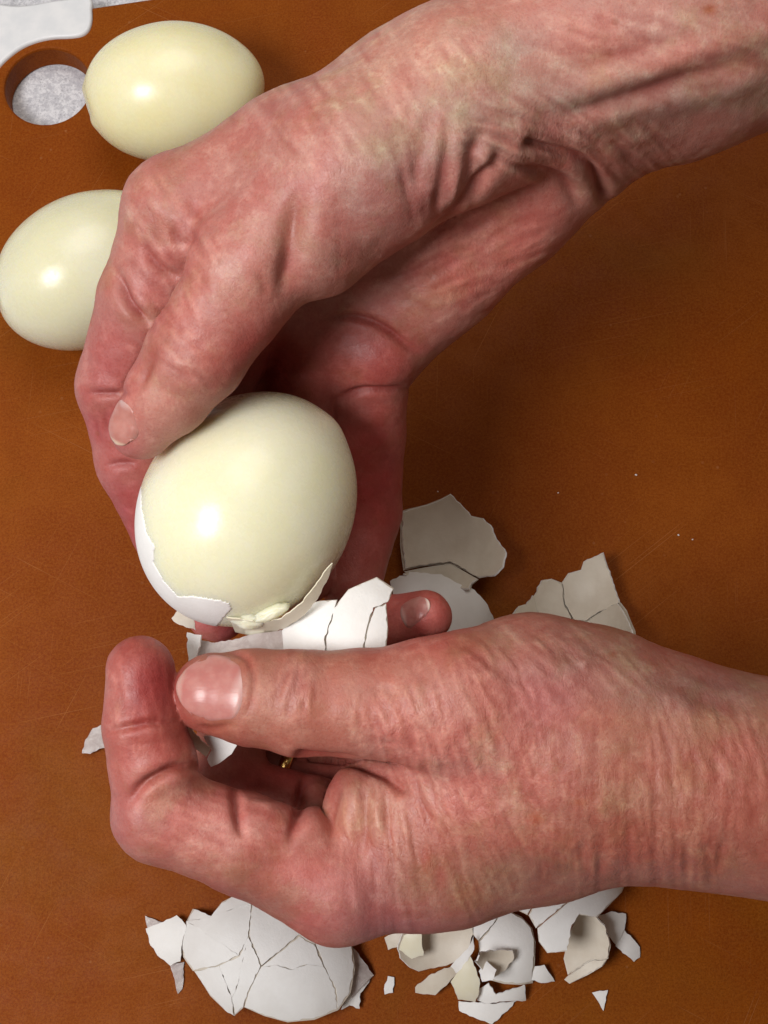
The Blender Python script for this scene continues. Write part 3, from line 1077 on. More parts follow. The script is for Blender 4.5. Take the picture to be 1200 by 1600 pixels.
# ------------------------------------------------------------------ upper hand (holds the egg)
up = Hand(
    palm=[
        [(290, 335, 270, 13.0), (470, 255, 268, 14), (648, 172, 268, 16), (815, 94, 269, 18), (1030, 26, 268, 21), (1260, -70, 270, 27), (1650, -210, 272, 31)],
        [(405, 395, 259, 12.4), (560, 262, 257, 15.5), (724, 165, 259, 17.5), (890, 98, 265, 19.5), (1070, 52, 270, 20)],
        [(900, 166, 276, 17.6), (1062, 103, 278, 18.4), (1270, 28, 280, 20.5), (1650, -90, 282, 28)],
        [(400, 470, 302, 11.5), (540, 545, 308, 11.5)],
        [(360, 560, 312, 11), (470, 610, 316, 11)],
        [(900, 190, 284, 16), (790, 312, 290, 14.6), (680, 422, 298, 13.6), (595, 508, 304, 12.4)],
        [(400, 420, 288, 11.5), (640, 270, 284, 14), (850, 150, 280, 17)],
        [(490, 490, 300, 10.5), (680, 350, 294, 13), (860, 190, 284, 16)],
        [(575, 550, 305, 10.6), (690, 400, 300, 12), (860, 220, 286, 15)],
    ],
    fingers=[
        ([[(405, 395, 259, 12.4), (362, 470, 259.5, 11.0), (305, 556, 262, 10.4), (264, 615, 265, 8.8), (220, 669, 268, 6.8)],
          [(405, 395, 259, 12.4), (560, 262, 257, 15.5), (724, 165, 259, 17.5)],
          [(504, 388, 262, 9.8), (600, 288, 260, 12.2), (714, 190, 263, 14)]], 44, ((760, 150, 266), 5.0)),
        ([(290, 335, 270, 13.0), (235, 470, 277, 11.4), (186, 600, 286, 9.6), (208, 722, 294, 8.4), (270, 866, 302, 7.4)], 20),
        ([(400, 420, 288, 11.8), (310, 640, 306, 10.6), (290, 800, 312, 9.2), (338, 955, 312, 7.8)], 20),
        ([(490, 490, 300, 11.5), (470, 650, 314, 10.6), (460, 800, 318, 9.4), (470, 895, 314, 8.4)], 20),
        ([(575, 550, 305, 10.6), (572, 680, 314, 9.8), (570, 800, 322, 9.4), (548, 905, 320, 8.4)], 16),
    ],
    carve=[(eggH, 0.1)])
up_creases = [
    # index finger and knuckle folds
    ([(176, 405), (192, 450), (210, 480), (250, 522)], 1.1, 2.0),
    ([(222, 372), (240, 406), (262, 426), (296, 438)], 1.2, 1.4),
    ([(262, 344), (272, 362), (284, 378), (302, 374), (308, 352)], 1.0, 0.55),
    ([(292, 312), (304, 326), (308, 346)], 0.9, 0.5),
    ([(128, 612), (156, 614), (186, 614), (214, 612)], 0.8, 0.9),
    ([(160, 728), (190, 724), (222, 724)], 0.8, 0.8),
    ([(150, 640), (152, 670), (158, 700)], 0.6, 0.2),
    ([(164, 636), (166, 668), (170, 690)], 0.6, 0.2),
    ([(240, 520), (238, 556), (226, 590), (200, 625)], 1.2, 0.9),
    # thumb and the deep fold beside it
    ([(466, 280), (457, 350), (451, 410), (436, 490)], 2.2, 1.9),
    
    ([(396, 420), (412, 446), (414, 470)], 0.9, 0.35),
    ([(270, 520), (290, 512), (310, 524)], 0.9, 0.25),
    ([(280, 548), (300, 540), (322, 548)], 0.9, 0.25),
    # folds at the base of the thumb
    ([(664, 180), (658, 250), (644, 320)], 1.6, 0.8),
    ([(696, 190), (694, 250), (688, 300), (668, 360)], 1.6, 1.0),
    ([(760, 190), (738, 235), (732, 270), (712, 312)], 1.6, 1.3),
    ([(792, 222), (772, 255), (752, 280), (722, 318)], 1.4, 1.4),
    ([(640, 405), (690, 352), (735, 300), (775, 250)], 1.4, 1.1),
    # wrist
    ([(770, 160), (820, 186), (870, 206), (910, 232)], 0.9, 0.45),
    ([(790, 196), (840, 210), (890, 226), (920, 254)], 0.9, 0.55),
    ([(812, 238), (850, 248), (880, 260), (900, 286)], 0.9, 0.7),
    ([(830, 226), (880, 240), (922, 262), (944, 306)], 1.3, 2.6, 1),
    ([(790, 252), (850, 268), (888, 290), (904, 330)], 1.3, 2.0),
    ([(918, 222), (950, 250), (972, 272)], 0.9, 0.5),
    ([(950, 216), (984, 240), (1010, 262)], 0.9, 0.5),
    ([(880, 190), (930, 220), (960, 240)], 0.8, 0.35),
    ([(700, 170), (740, 190), (790, 196)], 1.2, 0.35),
    # tendons of the wrist
    ([(860, 186), (940, 160), (1000, 142), (1060, 122), (1170, 96)], 1.5, 1.1),
    ([(880, 176), (930, 164), (980, 150)], 1.4, 0.5),
    ([(860, 120), (900, 118), (930, 98), (1010, 76), (1120, 50)], 1.8, 0.5),
    ([(1040, 122), (1090, 134), (1150, 124)], 1.2, 0.25),
    # palm
    ([(500, 494), (560, 496), (600, 512), (640, 540), (676, 556)], 0.9, 1.5, 0),
    ([(510, 632), (560, 610), (600, 606), (655, 606)], 0.9, 1.5, 0),
    ([(640, 440), (690, 420), (740, 390)], 1.4, 0.3),
    ([(600, 470), (650, 470), (690, 500)], 1.2, 0.25),
    ([(760, 420), (790, 416), (820, 404)], 1.0, 0.4),
    ([(700, 360), (750, 350), (800, 320)], 1.6, 0.25),
]
up_ridges = [
    ([(800, 168), (900, 142), (1000, 112), (1100, 78), (1260, 36)], 3.0, 1.5),
    ([(860, 205), (960, 174), (1080, 150), (1250, 100)], 3.2, 1.3),
    ([(680, 190), (676, 260), (660, 330)], 2.2, 0.9),
    ([(726, 180), (714, 255), (694, 330)], 2.4, 1.1),
    ([(764, 232), (752, 262)], 1.6, 0.6),
    ([(350, 380), (320, 460), (290, 530)], 3.4, 0.5),
    ([(840, 225), (890, 240), (925, 270)], 1.6, 0.5),
]
up_bumps = [
    (240, 310, 50, 50, 0, 1.2), (216, 470, 30, 30, 0, 0.9), (262, 400, 30, 26, 0, 0.8), (290, 350, 24, 26, 0, 0.6), (175, 560, 40, 50, 0, 0.5),
    (390, 395, 46, 46, 0, 0.9), (430, 330, 40, 40, 0, -0.5), (345, 330, 34, 50, 0.4, -0.9), (505, 400, 46, 60, 0.4, 1.3), (600, 570, 52, 34, 0, 2.0), (690, 470, 60, 40, 0.6, 1.0),
    (860, 330, 40, 40, 0, 1.0), (560, 350, 40, 70, 0.6, -0.7), (640, 180, 90, 60, 0.5, -0.4), (780, 120, 60, 40, 0.4, -0.5), (600, 655, 30, 40, 0, 0.6),
    (300, 585, 40, 40, 0, 0.6),
]
up_tones = [
    (760, 60, 260, 120, (0.52, 0.265, 0.200), 0.8), (1000, 30, 200, 60, (0.55, 0.255, 0.215), 0.7), (1080, 150, 190, 46, (0.40, 0.225, 0.185), 0.8), (1100, 100, 120, 14, (0.46, 0.18, 0.14), 0.5),
    (815, 75, 60, 40, (0.41, 0.24, 0.20), 0.7), (860, 150, 60, 40, (0.34, 0.21, 0.18), 0.6), (740, 190, 70, 60, (0.37, 0.225, 0.18), 0.7), (640, 260, 90, 80, (0.34, 0.19, 0.165), 0.8), (600, 340, 80, 60, (0.29, 0.155, 0.14), 0.7),
    (540, 190, 150, 60, (0.46, 0.22, 0.17), 0.6), (430, 190, 120, 40, (0.42, 0.165, 0.14), 0.6), (420, 290, 110, 70, (0.42, 0.165, 0.140), 0.7), (270, 350, 90, 110, (0.40, 0.135, 0.115), 0.75), (230, 460, 60, 70, (0.40, 0.12, 0.105), 0.7), (400, 360, 60, 60, (0.48, 0.215, 0.18), 0.7),
    (480, 420, 60, 60, (0.46, 0.22, 0.18), 0.6),
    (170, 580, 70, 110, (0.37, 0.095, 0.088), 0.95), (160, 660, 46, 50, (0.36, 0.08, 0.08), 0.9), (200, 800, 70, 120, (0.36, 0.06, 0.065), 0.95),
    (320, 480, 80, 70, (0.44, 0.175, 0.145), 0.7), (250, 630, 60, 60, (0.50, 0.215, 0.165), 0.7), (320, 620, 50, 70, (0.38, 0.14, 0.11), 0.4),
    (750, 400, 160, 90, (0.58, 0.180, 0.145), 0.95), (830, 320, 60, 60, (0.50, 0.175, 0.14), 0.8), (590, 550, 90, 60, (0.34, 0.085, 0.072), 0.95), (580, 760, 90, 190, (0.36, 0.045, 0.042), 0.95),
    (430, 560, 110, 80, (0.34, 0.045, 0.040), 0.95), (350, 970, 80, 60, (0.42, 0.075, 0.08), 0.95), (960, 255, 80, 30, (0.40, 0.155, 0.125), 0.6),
    (1108, 15, 12, 8, (0.38, 0.11, 0.05), 0.95), (880, 200, 40, 20, (0.46, 0.20, 0.17), 0.6), (1030, 225, 50, 14, (0.33, 0.10, 0.08), 0.35),
]
for _ in range(22):
    up_tones.append((rf.uniform(480, 1190), rf.uniform(0, 200), rf.uniform(3, 8), rf.uniform(3, 7), (0.34, 0.12, 0.07), rf.uniform(0.2, 0.5)))
up_fold = [(860, 220, 110, 70, 0.8), (700, 250, 80, 80, 0.5), (1000, 220, 120, 50, 0.5), (640, 60, 140, 90, 0.35), (270, 380, 80, 100, 0.45), (740, 420, 120, 80, 0.45), (480, 240, 120, 70, 0.4)]
uax = UN(1000, 60, 270) - UN(500, 330, 270)
up_creases += both(11, 46, 850, 215, 100, 60, lambda x, y: 1.05 - (x - 850) * 0.002, (70, 170), (0.45, 0.75), (0.06, 0.20))
up_creases += both(12, 30, 985, 235, 80, 40, lambda x, y: 0.85, (50, 110), (0.45, 0.7), (0.06, 0.18))
up_creases += both(13, 26, 690, 255, 70, 80, lambda x, y: -0.05 - (x - 690) * 0.004, (60, 140), (0.6, 1.0), (0.06, 0.18))
up_creases += both(14, 40, 740, 420, 120, 80, lambda x, y: -1.1, (50, 140), (0.5, 0.8), (0.03, 0.10))
up_creases += both(15, 40, 265, 400, 70, 120, lambda x, y: 0.5, (30, 90), (0.5, 0.8), (0.04, 0.13))
up_creases += both(16, 60, 560, 140, 220, 100, lambda x, y: 0.6, (40, 120), (0.5, 0.8), (0.02, 0.07))
up_creases += both(17, 26, 290, 555, 44, 50, lambda x, y: 0.9, (24, 60), (0.45, 0.65), (0.04, 0.13))
up_creases += both(18, 40, 1020, 90, 170, 70, lambda x, y: 1.25, (60, 160), (0.6, 1.0), (0.02, 0.08))
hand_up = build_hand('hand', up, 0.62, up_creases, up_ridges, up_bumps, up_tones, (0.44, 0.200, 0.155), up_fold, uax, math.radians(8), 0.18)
tag(hand_up, 'upper hand curling its fingers behind the egg, thumb over the egg', 'hand', 'hands peeling an egg')
nail(hand_up, up, 206, 662, 264, (-0.55, 0.80), 10.2, 8.4, (-0.72, 0.10, 0.68), (0.43, 0.170, 0.138), (0.60, 0.42, 0.31), lift=0.22)

# gold ring on the ring finger of the lower hand
ra, rb = UN(660, 1280, 308), UN(420, 1212, 312)
rc = UN(446, 1216, 311.5)
rax = (rb - ra) / np.linalg.norm(rb - ra)
RR = frame_from_axis(rax, np.array([0, 0, 1.0]))
V, F = [], []
nr, ns = 64, 14
for i in range(nr):
    a = 2 * math.pi * i / nr
    for j in range(ns):
        b = 2 * math.pi * j / ns
        rad = 9.5 + 0.85 * math.cos(b)
        V.append(rc + RR @ np.array([1.5 * math.sin(b), rad * math.cos(a), rad * math.sin(a)]))
for i in range(nr):
    for j in range(ns):
        F.append((i * ns + j, ((i + 1) % nr) * ns + j, ((i + 1) % nr) * ns + (j + 1) % ns, i * ns + (j + 1) % ns))
ring = new_mesh_obj('ring', V, F, M_GOLD)
tag(ring, 'plain gold ring glinting in the gap under the lower hand\'s thumb', 'ring')

# ------------------------------------------------------------------ shells
def ell_hits(px, py, C, A, which):
    """photo rays against an ellipsoid: centre C, columns of A = semi axes vectors"""
    Ai = np.linalg.inv(A)
    o = Ai @ (CAM - C)
    P, N = [], []
    for x, y in zip(px, py):
        d = RAY(x, y)
        dl = Ai @ d
        a, b, c = dl @ dl, o @ dl, o @ o - 1
        disc = b * b - a * c
        if disc > 0:
            t = (-b - math.sqrt(disc)) / a if which == 'near' else (-b + math.sqrt(disc)) / a
            q = o + dl * t
        else:
            q = o + dl * (-b / a)
            q /= np.linalg.norm(q)
        p = C + A @ q
        n = Ai.T @ q
        n /= np.linalg.norm(n)
        if n @ (CAM - p) < 0:
            n = -n
        P.append(p)
        N.append(n)
    return np.array(P), np.array(N)


def cross2(a, b):
    return a[0] * b[1] - a[1] * b[0]


def inside(pt, poly):
    x, y = pt
    r = False
    n = len(poly)
    for i in range(n):
        (x1, y1), (x2, y2) = poly[i], poly[(i + 1) % n]
        if (y1 > y) != (y2 > y) and x < (x2 - x1) * (y - y1) / (y2 - y1) + x1:
            r = not r
    return r


def fragment(name, outline, C, A, which, mats, thick=0.42, sp=7.5, jag=0.9, gap=0.0, parent=None, warp=0.12, off=0.0, tilt=(0, 0)):
    rnd = random.Random(int(outline[0][0] * 31 + outline[0][1] * 17))
    P0 = np.array(outline, float)
    if gap:
        c = P0.mean(0)
        d = c - P0
        P0 = P0 + d / (np.linalg.norm(d, axis=1)[:, None] + 1e-9) * gap
    pts = []
    for i in range(len(P0)):
        a, b = P0[i], P0[(i + 1) % len(P0)]
        L = np.linalg.norm(b - a)
        k = max(1, int(L / (sp * 0.7)))
        nrm = np.array([-(b - a)[1], (b - a)[0]]) / (L + 1e-9)
        for j in range(k):
            t = j / k
            pts.append(a + (b - a) * t + (nrm * rnd.uniform(-jag, jag) if j else 0))
    nb = len(pts)
    lo, hi = P0.min(0), P0.max(0)
    y = lo[1]
    row = 0
    while y < hi[1]:
        x = lo[0] + (sp / 2 if row % 2 else 0)
        while x < hi[0]:
            p = np.array([x + rnd.uniform(-1, 1), y + rnd.uniform(-1, 1)])
            if inside(p, pts) and min(np.hypot(*(p - q)) for q in pts[:nb]) > sp * 0.45:
                pts.append(p)
            x += sp
        y += sp * 0.87
        row += 1
    vs, es, fs, ov, oe, of = delaunay_2d_cdt([Vector(p) for p in pts], [(i, (i + 1) % nb) for i in range(nb)], [], 1, 1e-5)
    V2 = np.array([tuple(v) for v in vs])
    S3, N3 = ell_hits(V2[:, 0], V2[:, 1], C, A, which)
    cc = P0.mean(0)
    S3 = S3 + N3 * (off + tilt[0] * (V2[:, 0] - cc[0]) / 30 + tilt[1] * (V2[:, 1] - cc[1]) / 30)[:, None]
    S3 = S3 + N3 * (warp * fbm(S3 * 0.12 + 3.1, 2, 41))[:, None]
    n = len(V2)
    back = S3 - N3 * thick
    tris = []
    for f in fs:
        f = list(f)
        a, b, c = V2[f[0]], V2[f[1]], V2[f[2]]
        if cross2(b - a, c - a) > 0:                # photo y points down
            f = f[::-1]
        tris.append(f)
    edge = {}
    for f in tris:
        for k in range(len(f)):
            e = (f[k], f[(k + 1) % len(f)])
            edge[e] = True
    rim = [e for e in edge if (e[1], e[0]) not in edge]
    V = np.concatenate([S3, back])
    F = [tuple(f) for f in tris] + [tuple(i + n for i in f[::-1]) for f in tris]
    mi = [0] * len(tris) + [1] * len(tris)
    sm = [True] * len(F)
    extra = []
    for a, b in rim:
        k = len(V) + len(extra)
        extra += [S3[a], S3[b], back[b], back[a]]
        F.append((k + 1, k, k + 3, k + 2))
        mi.append(2)
        sm.append(False)
    V = np.concatenate([V, np.array(extra)]) if extra else V
    o = new_mesh_obj(name, V, F, mats, parent, True, mi)
    return o


def fragment_lining(frags, C, M, which, thick):
    """the skin that still holds the cracked fragments together"""
    k = (thick + 0.30) / np.linalg.norm(M, axis=0).max()
    M2 = M * (1 - k if which == 'near' else 1 + k)
    parts = [fragment('membrane', f, C, M2, which, (M_INSIDE, M_INSIDE, M_INSIDE), 0.12, gap=-1.6, jag=0.0) for f in frags]
    V, F, n = [], [], 0
    for o in parts:
        me = o.data
        V += [tuple(v.co / MM) for v in me.vertices]
        F += [tuple(i + n for i in p.vertices) for p in me.polygons]
        n = len(V)
        bpy.data.objects.remove(o)
    return new_mesh_obj('membrane', V, F, M_INSIDE)


def split(poly, i, j, seed=1, jit=5.0):
    """crack a fragment in two between its corners i and j"""
    r = random.Random(seed)
    a, b = np.array(poly[i], float), np.array(poly[j], float)
    L = np.linalg.norm(b - a)
    n = np.array([-(b - a)[1], (b - a)[0]]) / (L + 1e-9)
    k = max(2, int(L / 22))
    mid = [tuple(a + (b - a) * (q / k) + n * r.uniform(-jit, jit)) for q in range(1, k)]
    return [list(poly[i:j + 1]) + mid[::-1], list(poly[j:]) + list(poly[:i + 1]) + mid]


def crackle(frags, cuts):
    for k, i, j, seed in cuts:
        f = frags.pop(k)
        frags += split(f, i, j, seed)
    return frags


def sphere_at(px, py, z, R, which, nrm=(0, 0, 1), depth=None):
    """a ball of radius R whose skin passes through the given point with the given normal (world)"""
    p = UN(px, py, depth) if depth is not None else BD(px, py, z)
    n = np.array(nrm, float)
    n /= np.linalg.norm(n)
    C = p - n * R if which == 'near' else p + n * R
    return C, np.eye(3) * R


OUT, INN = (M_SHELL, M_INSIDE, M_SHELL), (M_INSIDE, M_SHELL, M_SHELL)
CRM, MEM = (M_CREAM, M_SHELL, M_CREAM), (M_MEMB, M_MEMB, M_MEMB)


def shell(label, frags, at, R, which, mats, nrm=(0, 0, 1), z=3.0, depth=None, lift=0.15, settle=True, A=None, group=None, gap=0.4, thick=0.42, jag=1.2, tilt=0.15, cat='eggshell', name='eggshell_piece'):
    C, M = sphere_at(at[0], at[1], z, R, which, nrm, depth) if A is None else A
    many = len(frags) > 1

    def build():
        if not many:
            return [fragment(name, frags[0], C, M, which, mats, thick, jag=jag)]
        rr = random.Random(int(at[0]))
        objs = [fragment('shell_fragment', f, C, M, which, mats, thick, gap=gap * rr.uniform(0.4, 1.2), jag=jag, off=rr.uniform(-0.2, 0.2), tilt=(rr.uniform(-tilt, tilt), rr.uniform(-tilt, tilt))) for f in frags]
        return objs + [fragment_lining(frags, C, M, which, thick)]

    objs = build()
    if settle:                                     # let it sink or rise until it touches, keeping its outline
        for _ in range(2):
            low_z = min(min(v.co.z for v in o.data.vertices) for o in objs)
            C = C + np.array([0, 0, (lift * MM - low_z) / MM])
            for o in objs:
                bpy.data.objects.remove(o)
            objs = build()
    if many:
        root = bpy.data.objects.new(name, None)
        root.empty_display_size = 0.005
        COL.objects.link(root)
    else:
        root = objs[0]
    allz = min(min(v.co.z for v in o.data.vertices) for o in objs)
    dz = 0.0
    ctr = Vector((0, 0, 0))
    tot = 0
    for o in objs:
        for v in o.data.vertices:
            ctr += v.co
            tot += 1
    ctr /= tot
    base = Vector((ctr.x, ctr.y, allz))
    for o in objs:
        for v in o.data.vertices:
            v.co -= base
        if many:
            o.parent = root
    root.location = base + Vector((0, 0, dz))
    tag(root, label, cat, group)
    return root


G1 = 'eggshell scraps on the board'
G2 = 'eggshell held in the lower hand'
# behind the hands, in their shade
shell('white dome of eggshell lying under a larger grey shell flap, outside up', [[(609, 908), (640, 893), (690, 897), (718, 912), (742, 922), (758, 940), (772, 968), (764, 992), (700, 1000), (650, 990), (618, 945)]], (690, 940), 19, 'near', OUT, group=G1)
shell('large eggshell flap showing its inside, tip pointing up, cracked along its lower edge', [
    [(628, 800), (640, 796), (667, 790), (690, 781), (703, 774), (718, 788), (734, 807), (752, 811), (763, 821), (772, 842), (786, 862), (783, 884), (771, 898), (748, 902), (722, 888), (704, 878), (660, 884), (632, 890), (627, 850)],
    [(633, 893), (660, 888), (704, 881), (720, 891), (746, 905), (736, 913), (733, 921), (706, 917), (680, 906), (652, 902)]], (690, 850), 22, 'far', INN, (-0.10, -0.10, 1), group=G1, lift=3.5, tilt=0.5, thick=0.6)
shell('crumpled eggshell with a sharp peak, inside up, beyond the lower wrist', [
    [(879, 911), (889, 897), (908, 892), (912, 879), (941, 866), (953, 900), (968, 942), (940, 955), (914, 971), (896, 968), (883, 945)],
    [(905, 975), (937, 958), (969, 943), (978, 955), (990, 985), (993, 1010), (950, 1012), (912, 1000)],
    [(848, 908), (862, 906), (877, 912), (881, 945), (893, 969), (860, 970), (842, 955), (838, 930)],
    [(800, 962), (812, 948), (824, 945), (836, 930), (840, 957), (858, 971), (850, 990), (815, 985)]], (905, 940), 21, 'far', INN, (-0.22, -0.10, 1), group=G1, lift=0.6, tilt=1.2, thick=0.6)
shell('tiny ragged eggshell chip left of the lower index finger', [[(128, 1177), (133, 1156), (145, 1138), (163, 1131), (172, 1140), (174, 1168), (155, 1170), (141, 1178)]], (152, 1156), 12, 'near', (M_MEMB, M_SHELL, M_SHELL), (0.2, 0, 1), group=G1)

# the big half shell below the lower hand
def half_axes():
    c = BD(432, 1502, 1.0)
    u = BD(532, 1535, 1.0) - c
    u[2] = 0
    u /= np.linalg.norm(u)
    v = np.array([-u[1], u[0], 0])
    return c, np.stack([u * 32.0, v * 24.0, np.array([0, 0, 25.0])], 1)


shell('big white half eggshell with hairline cracks, domed, below the lower knuckle', crackle([
    [(283, 1465), (292, 1440), (303, 1420), (330, 1431), (346, 1411), (368, 1399), (392, 1412), (388, 1462), (373, 1493), (342, 1507), (302, 1516), (288, 1495)],
    [(304, 1518), (343, 1509), (374, 1495), (388, 1464), (407, 1509), (386, 1552), (380, 1573), (366, 1586), (352, 1578), (330, 1555)],
    [(409, 1511), (440, 1486), (468, 1463), (491, 1476), (505, 1510), (524, 1546), (527, 1578), (490, 1592), (450, 1596), (415, 1587), (383, 1573), (388, 1553)],
    [(390, 1461), (394, 1412), (420, 1422), (480, 1436), (540, 1450), (492, 1474), (468, 1460), (440, 1483), (409, 1508)],
    [(494, 1475), (542, 1452), (550, 1482), (553, 1512), (547, 1550), (529, 1577), (526, 1545), (507, 1509)]], [(0, 1, 8, 3), (0, 1, 7, 4), (0, 0, 4, 8), (0, 1, 4, 5), (1, 0, 5, 6), (2, 2, 7, 9)]), (430, 1500), 25, 'near', OUT, A=half_axes(), group=G1, thick=0.25, gap=0.16, lift=0.15)
shell('eggshell flap at the left end of the big half shell', [[(228, 1451), (250, 1442), (276, 1430), (291, 1446), (285, 1470), (282, 1502), (266, 1509), (246, 1493), (233, 1472)]], (260, 1470), 20, 'near', OUT, (-0.25, 0, 1), group=G1)
shell('thin pinkish spike of membrane hanging from the left shell flap', [[(264, 1505), (288, 1503), (285, 1545), (278, 1553), (273, 1530)]], (276, 1525), 18, 'near', MEM, (0.1, 0, 1), group=G1, cat='membrane', name='shell_membrane', thick=0.2)
shell('pale triangular shell chip poking out above the left shell flap', [[(227, 1431), (258, 1443), (252, 1452), (231, 1454)]], (240, 1445), 18, 'near', (M_MEMB, M_SHELL, M_SHELL), group=G1)
shell('folded grey membrane bit at the right end of the big half shell', [[(548, 1478), (560, 1490), (584, 1524), (562, 1545), (550, 1560), (545, 1520)]], (562, 1520), 14, 'near', (M_MEMB, M_INSIDE, M_SHELL), (0.55, 0, 1), group=G1, lift=0.8)
shell('white shell sliver tucked at the lower right of the big half shell', [[(549, 1545), (566, 1532), (582, 1526), (563, 1552), (562, 1576), (546, 1571), (533, 1578)]], (556, 1555), 16, 'near', OUT, (0.3, -0.1, 1), group=G1)
shell('tiny upright white chip alone between the two shell heaps', [[(600, 1545), (606, 1525), (616, 1527), (614, 1551), (601, 1554)]], (608, 1540), 18, 'near', OUT, group=G1)

# middle heap
def zz(*pts):
    return [(580 + x / 2.4, 1350 + y / 2.4) for x, y in pts]


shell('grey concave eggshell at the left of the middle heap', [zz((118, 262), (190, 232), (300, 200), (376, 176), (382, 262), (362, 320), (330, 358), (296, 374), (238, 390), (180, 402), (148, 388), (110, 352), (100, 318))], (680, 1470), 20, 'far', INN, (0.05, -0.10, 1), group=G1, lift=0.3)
shell('cream coloured shell flake inside the grey concave shell', [zz((122, 268), (160, 256), (190, 264), (196, 344), (152, 356), (104, 322))], (644, 1478), 13, 'near', CRM, (-0.2, -0.3, 1), group=G1, lift=5.0)
shell('beige shell chip at the far left of the middle heap', [zz((50, 276), (82, 262), (118, 248), (108, 300), (96, 312), (64, 322))], (614, 1468), 12, 'near', (M_INSIDE, M_SHELL, M_SHELL), (-0.35, -0.1, 1), group=G1, lift=0.3)
shell('rounded white shell with one crack at the right of the middle heap', [
    zz((384, 262), (388, 196), (430, 180), (478, 174), (470, 205), (440, 248), (404, 286)),
    zz((482, 175), (520, 182), (562, 202), (600, 242), (612, 292), (610, 370), (604, 444), (560, 450), (500, 446), (440, 430), (410, 360), (406, 290), (442, 252), (474, 206))], (800, 1480), 17.5, 'near', OUT, (0.10, 0.0, 1), group=G1, lift=1.0, gap=0.5)
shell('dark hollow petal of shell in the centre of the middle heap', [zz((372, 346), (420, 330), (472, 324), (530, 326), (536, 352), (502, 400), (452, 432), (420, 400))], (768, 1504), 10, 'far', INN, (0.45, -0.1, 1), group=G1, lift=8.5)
shell('small bright crumpled chip lying in the hollow petal', [zz((404, 402), (434, 364), (446, 376), (470, 396), (456, 436), (416, 442))], (763, 1517), 6, 'near', OUT, (-0.3, 0.1, 1), group=G1, lift=11.0)
shell('slender folded shell strip along the middle of the heap', [zz((298, 384), (330, 350), (362, 318), (384, 268), (386, 320), (362, 362), (340, 392), (318, 410))], (720, 1495), 9, 'near', OUT, (-0.35, -0.2, 1), group=G1, lift=5.0)
shell('pointed shell leaf at the lower left of the middle heap', [zz((165, 462), (214, 420), (262, 398), (302, 384), (332, 400), (290, 446), (240, 492), (166, 482))], (682, 1532), 14, 'near', (M_INSIDE, M_SHELL, M_SHELL), (-0.1, -0.25, 1), group=G1, lift=0.6)
shell('creamy upright flake in the front of the middle heap', [zz((298, 442), (318, 414), (340, 392), (370, 342), (392, 390), (408, 446), (404, 480), (390, 518), (326, 508))], (730, 1532), 13, 'near', CRM, (-0.15, -0.4, 1), group=G1, lift=3.0)
shell('curved rim of shell across the front of the middle heap', [zz((398, 474), (440, 446), (468, 490), (520, 474), (576, 454), (580, 512), (520, 514), (430, 524), (398, 510))], (785, 1558), 12, 'near', OUT, (0, -0.55, 1), group=G1, lift=1.4)
shell('flat white shell triangle at the very front of the middle heap', [zz((328, 514), (400, 520), (470, 524), (546, 512), (500, 558), (452, 602), (396, 580), (330, 550))], (760, 1580), 22, 'near', OUT, (0, -0.15, 1), group=G1)
shell('small curved shell leaf right of the middle heap', [zz((606, 384), (650, 378), (688, 440), (650, 446), (600, 436))], (848, 1520), 11, 'near', OUT, (0.2, -0.2, 1), group=G1)

# right heap
shell('cracked white shell sheet running under the lower wrist', [
    [(799, 1408), (820, 1394), (844, 1380), (843, 1394), (824, 1428), (812, 1422)],
    [(847, 1380), (902, 1370), (900, 1384), (888, 1407), (858, 1432), (838, 1449), (827, 1429), (846, 1394)],
    [(905, 1368), (985, 1362), (979, 1374), (970, 1395), (945, 1420), (932, 1432), (905, 1428), (893, 1445), (886, 1485), (856, 1488), (843, 1470), (841, 1450), (860, 1434), (891, 1409), (903, 1385)]], (880, 1430), 24, 'near', OUT, (0.12, 0.05, 1), group=G1, gap=0.2, lift=0.3, tilt=0.3, thick=0.28)
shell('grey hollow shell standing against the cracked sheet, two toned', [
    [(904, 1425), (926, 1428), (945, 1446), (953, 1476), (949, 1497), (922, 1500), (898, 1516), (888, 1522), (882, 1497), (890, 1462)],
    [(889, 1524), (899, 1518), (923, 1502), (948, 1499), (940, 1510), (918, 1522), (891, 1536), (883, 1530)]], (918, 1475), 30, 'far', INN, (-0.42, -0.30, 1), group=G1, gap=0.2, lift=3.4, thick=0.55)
shell('small pale petal of shell beside the grey hollow shell', [[(933, 1432), (955, 1424), (978, 1428), (976, 1452), (963, 1477), (951, 1462)]], (957, 1448), 14, 'near', OUT, (0.25, 0.1, 1), group=G1, lift=0.8)
shell('oblong shell chip at the right end of the right heap', [[(962, 1478), (976, 1453), (1000, 1480), (1000, 1496), (991, 1503)]], (982, 1480), 16, 'near', OUT, (0.3, 0, 1), group=G1)
shell('lone small triangular chip at the lower right of the board', [[(925, 1551), (950, 1547), (943, 1580)]], (939, 1560), 20, 'near', OUT, group=G1)

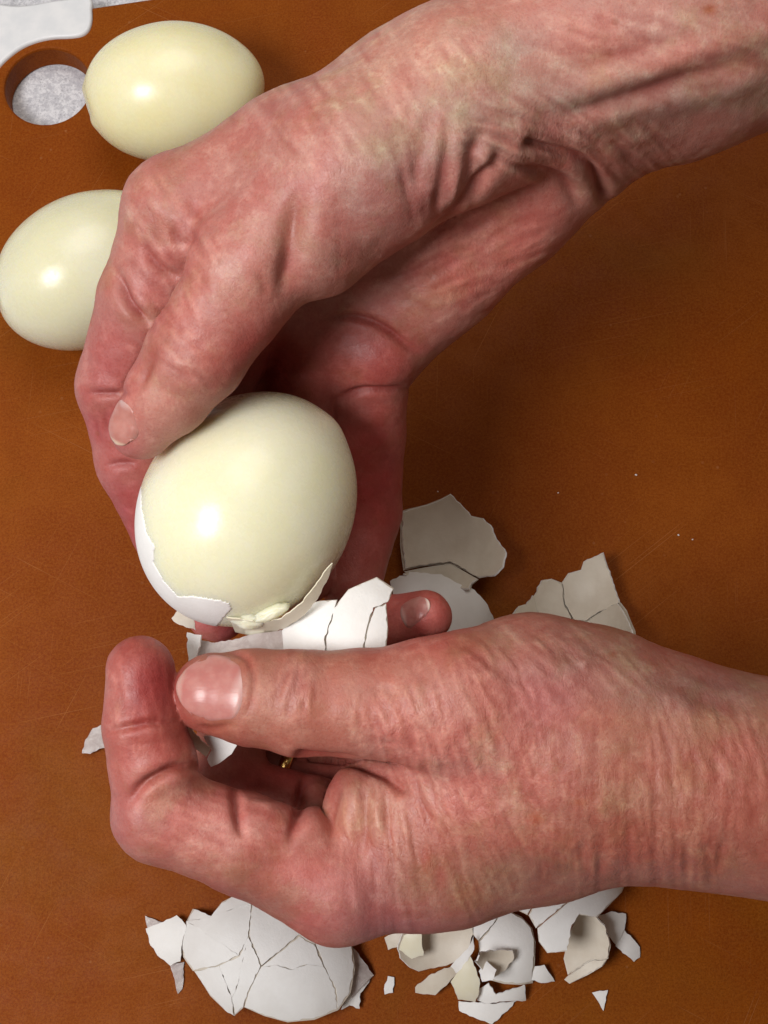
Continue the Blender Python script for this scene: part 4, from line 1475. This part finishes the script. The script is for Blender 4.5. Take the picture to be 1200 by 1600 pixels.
# held between thumb and fingers
up_n = ROT @ np.array([-0.15, 0.25, 1.0])
shell('bright white curved shell held above the lower thumb, in three fragments', [
    [(440, 988), (458, 966), (474, 947), (500, 940), (526, 938), (518, 968), (507, 1000), (510, 1040), (452, 1040), (438, 1010)],
    [(523, 950), (545, 922), (588, 903), (614, 920), (606, 940), (583, 949), (572, 985), (563, 1040), (512, 1040), (510, 1000)],
    [(586, 951), (603, 944), (605, 985), (600, 1040), (566, 1040), (574, 986)]], (525, 985), 23, 'near', OUT, up_n, depth=272, settle=False, group=G2, gap=0.25)
shell('thin translucent shell and membrane held above the lower thumb nail', [[(314, 1000), (330, 1004), (352, 1002), (400, 990), (440, 984), (448, 1040), (330, 1040), (306, 1034)]], (370, 1010), 26, 'near', (M_MEMB, M_INSIDE, M_SHELL), up_n, depth=276, settle=False, group=G2)
shell('narrow white shell strip upright left of the lower thumb nail', [[(292, 988), (314, 992), (312, 1010), (304, 1034), (294, 1034)]], (303, 1010), 20, 'near', OUT, ROT @ np.array([-0.6, 0.1, 1.0]), depth=276, settle=False, group=G2)
shell('little pointed chip sticking out under the held egg', [[(268, 966), (281, 947), (302, 958), (306, 985), (276, 974)]], (286, 966), 16, 'near', (M_INSIDE, M_SHELL, M_SHELL), up_n, depth=286, settle=False, group=G2)
shell('folded shell strip in the gap between lower thumb tip and index finger', [[(282, 1110), (300, 1140), (318, 1160), (330, 1168), (322, 1182), (302, 1166), (284, 1140)]], (304, 1145), 16, 'near', (M_INSIDE, M_SHELL, M_SHELL), ROT @ np.array([-0.1, 0.1, 1.0]), depth=272, settle=False, group=G2)
shell('white shell flake showing below the lower thumb tip', [[(318, 1150), (345, 1150), (370, 1165), (362, 1178), (346, 1190), (330, 1198), (324, 1186), (331, 1172)]], (345, 1175), 16, 'near', OUT, ROT @ np.array([-0.3, -0.3, 1.0]), depth=270, settle=False, group=G2)

# shell still stuck on the held egg, and the loosened skin under it
EG, EF = eggH.grid(220, 260, 0.15)
ex, ey, ed = PIX(EG)
rem_poly = [(220, 735), (221, 790), (229, 832), (241, 852), (240, 880), (256, 908), (278, 932), (300, 931), (326, 935), (346, 938), (360, 943), (364, 951), (354, 962), (335, 985), (270, 985), (190, 900), (190, 735)]
keep = np.array([inside((x, y), rem_poly) for x, y in zip(ex, ey)])
ef = [f for f in EF if all(keep[i] for i in f)]
used = sorted({i for f in ef for i in f})
ren = {k: i for i, k in enumerate(used)}
rem = new_mesh_obj('shell_remnant', EG[used], [tuple(ren[i] for i in f) for f in ef], M_SHELL, oH)
so = rem.modifiers.new('solid', 'SOLIDIFY')
so.thickness = 0.0004
so.offset = 1.0
c0 = eggH.c + ROT @ np.array([3.0, -4.0, 1.0])
fl = fragment('membrane_flap', [(520, 880), (514, 906), (500, 932), (478, 957), (448, 980), (404, 997), (372, 991), (353, 967), (374, 968), (410, 976), (440, 968), (470, 944), (494, 916), (510, 892)], c0, np.eye(3) * 24.5, 'near', (M_CREAM, M_CREAM, M_CREAM), 0.28, parent=oH, warp=0.5)


def blob(name, C, axes, mat, parent, seed, amp=0.18):
    bm = bmesh.new()
    bmesh.ops.create_icosphere(bm, subdivisions=4, radius=1.0)
    V = np.array([tuple(v.co) for v in bm.verts])
    F = [tuple(v.index for v in f.verts) for f in bm.faces]
    bm.free()
    V = V * (1 + amp * fbm(V * 1.6 + 5, 3, seed))[:, None]
    return new_mesh_obj(name, C + V @ np.asarray(axes).T, F, mat, parent)


blob('egg_white_scrap', UN(424, 958, 272), ROT @ np.array([[4.0, 0.6, 0], [1.2, 1.9, 0], [0, 0, 2.4]]), M_EGG, oH, 71, 0.16)
blob('egg_white_scrap', UN(388, 968, 273), ROT @ np.diag([3.8, 2.1, 2.2]), M_EGG, oH, 75, 0.16)

# a few shell crumbs on the board
for k, (x, y, r, lab) in enumerate((
        (994, 742, 0.32, 'largest white crumb, alone on the bare board above the peaked eggshell'),
        (1060, 836, 0.26, 'white crumb at the left of a close pair near the right edge'),
        (1082, 843, 0.22, 'tiny white crumb at the right of a close pair near the right edge'),
        (684, 768, 0.22, 'tiny white crumb just above the tip of the big grey shell flap'),
        (872, 770, 0.22, 'tiny white crumb on bare board right of the big grey shell flap'))):
    c = BD(x, y, r * 0.7)
    o = blob('shell_crumb', np.zeros(3), np.diag([r, r * 0.8, r * 0.7]), M_SHELL, None, 80 + k, 0.4)
    o.location = Vector(c * MM)
    tag(o, lab, 'crumb', 'eggshell crumbs on the bare board')
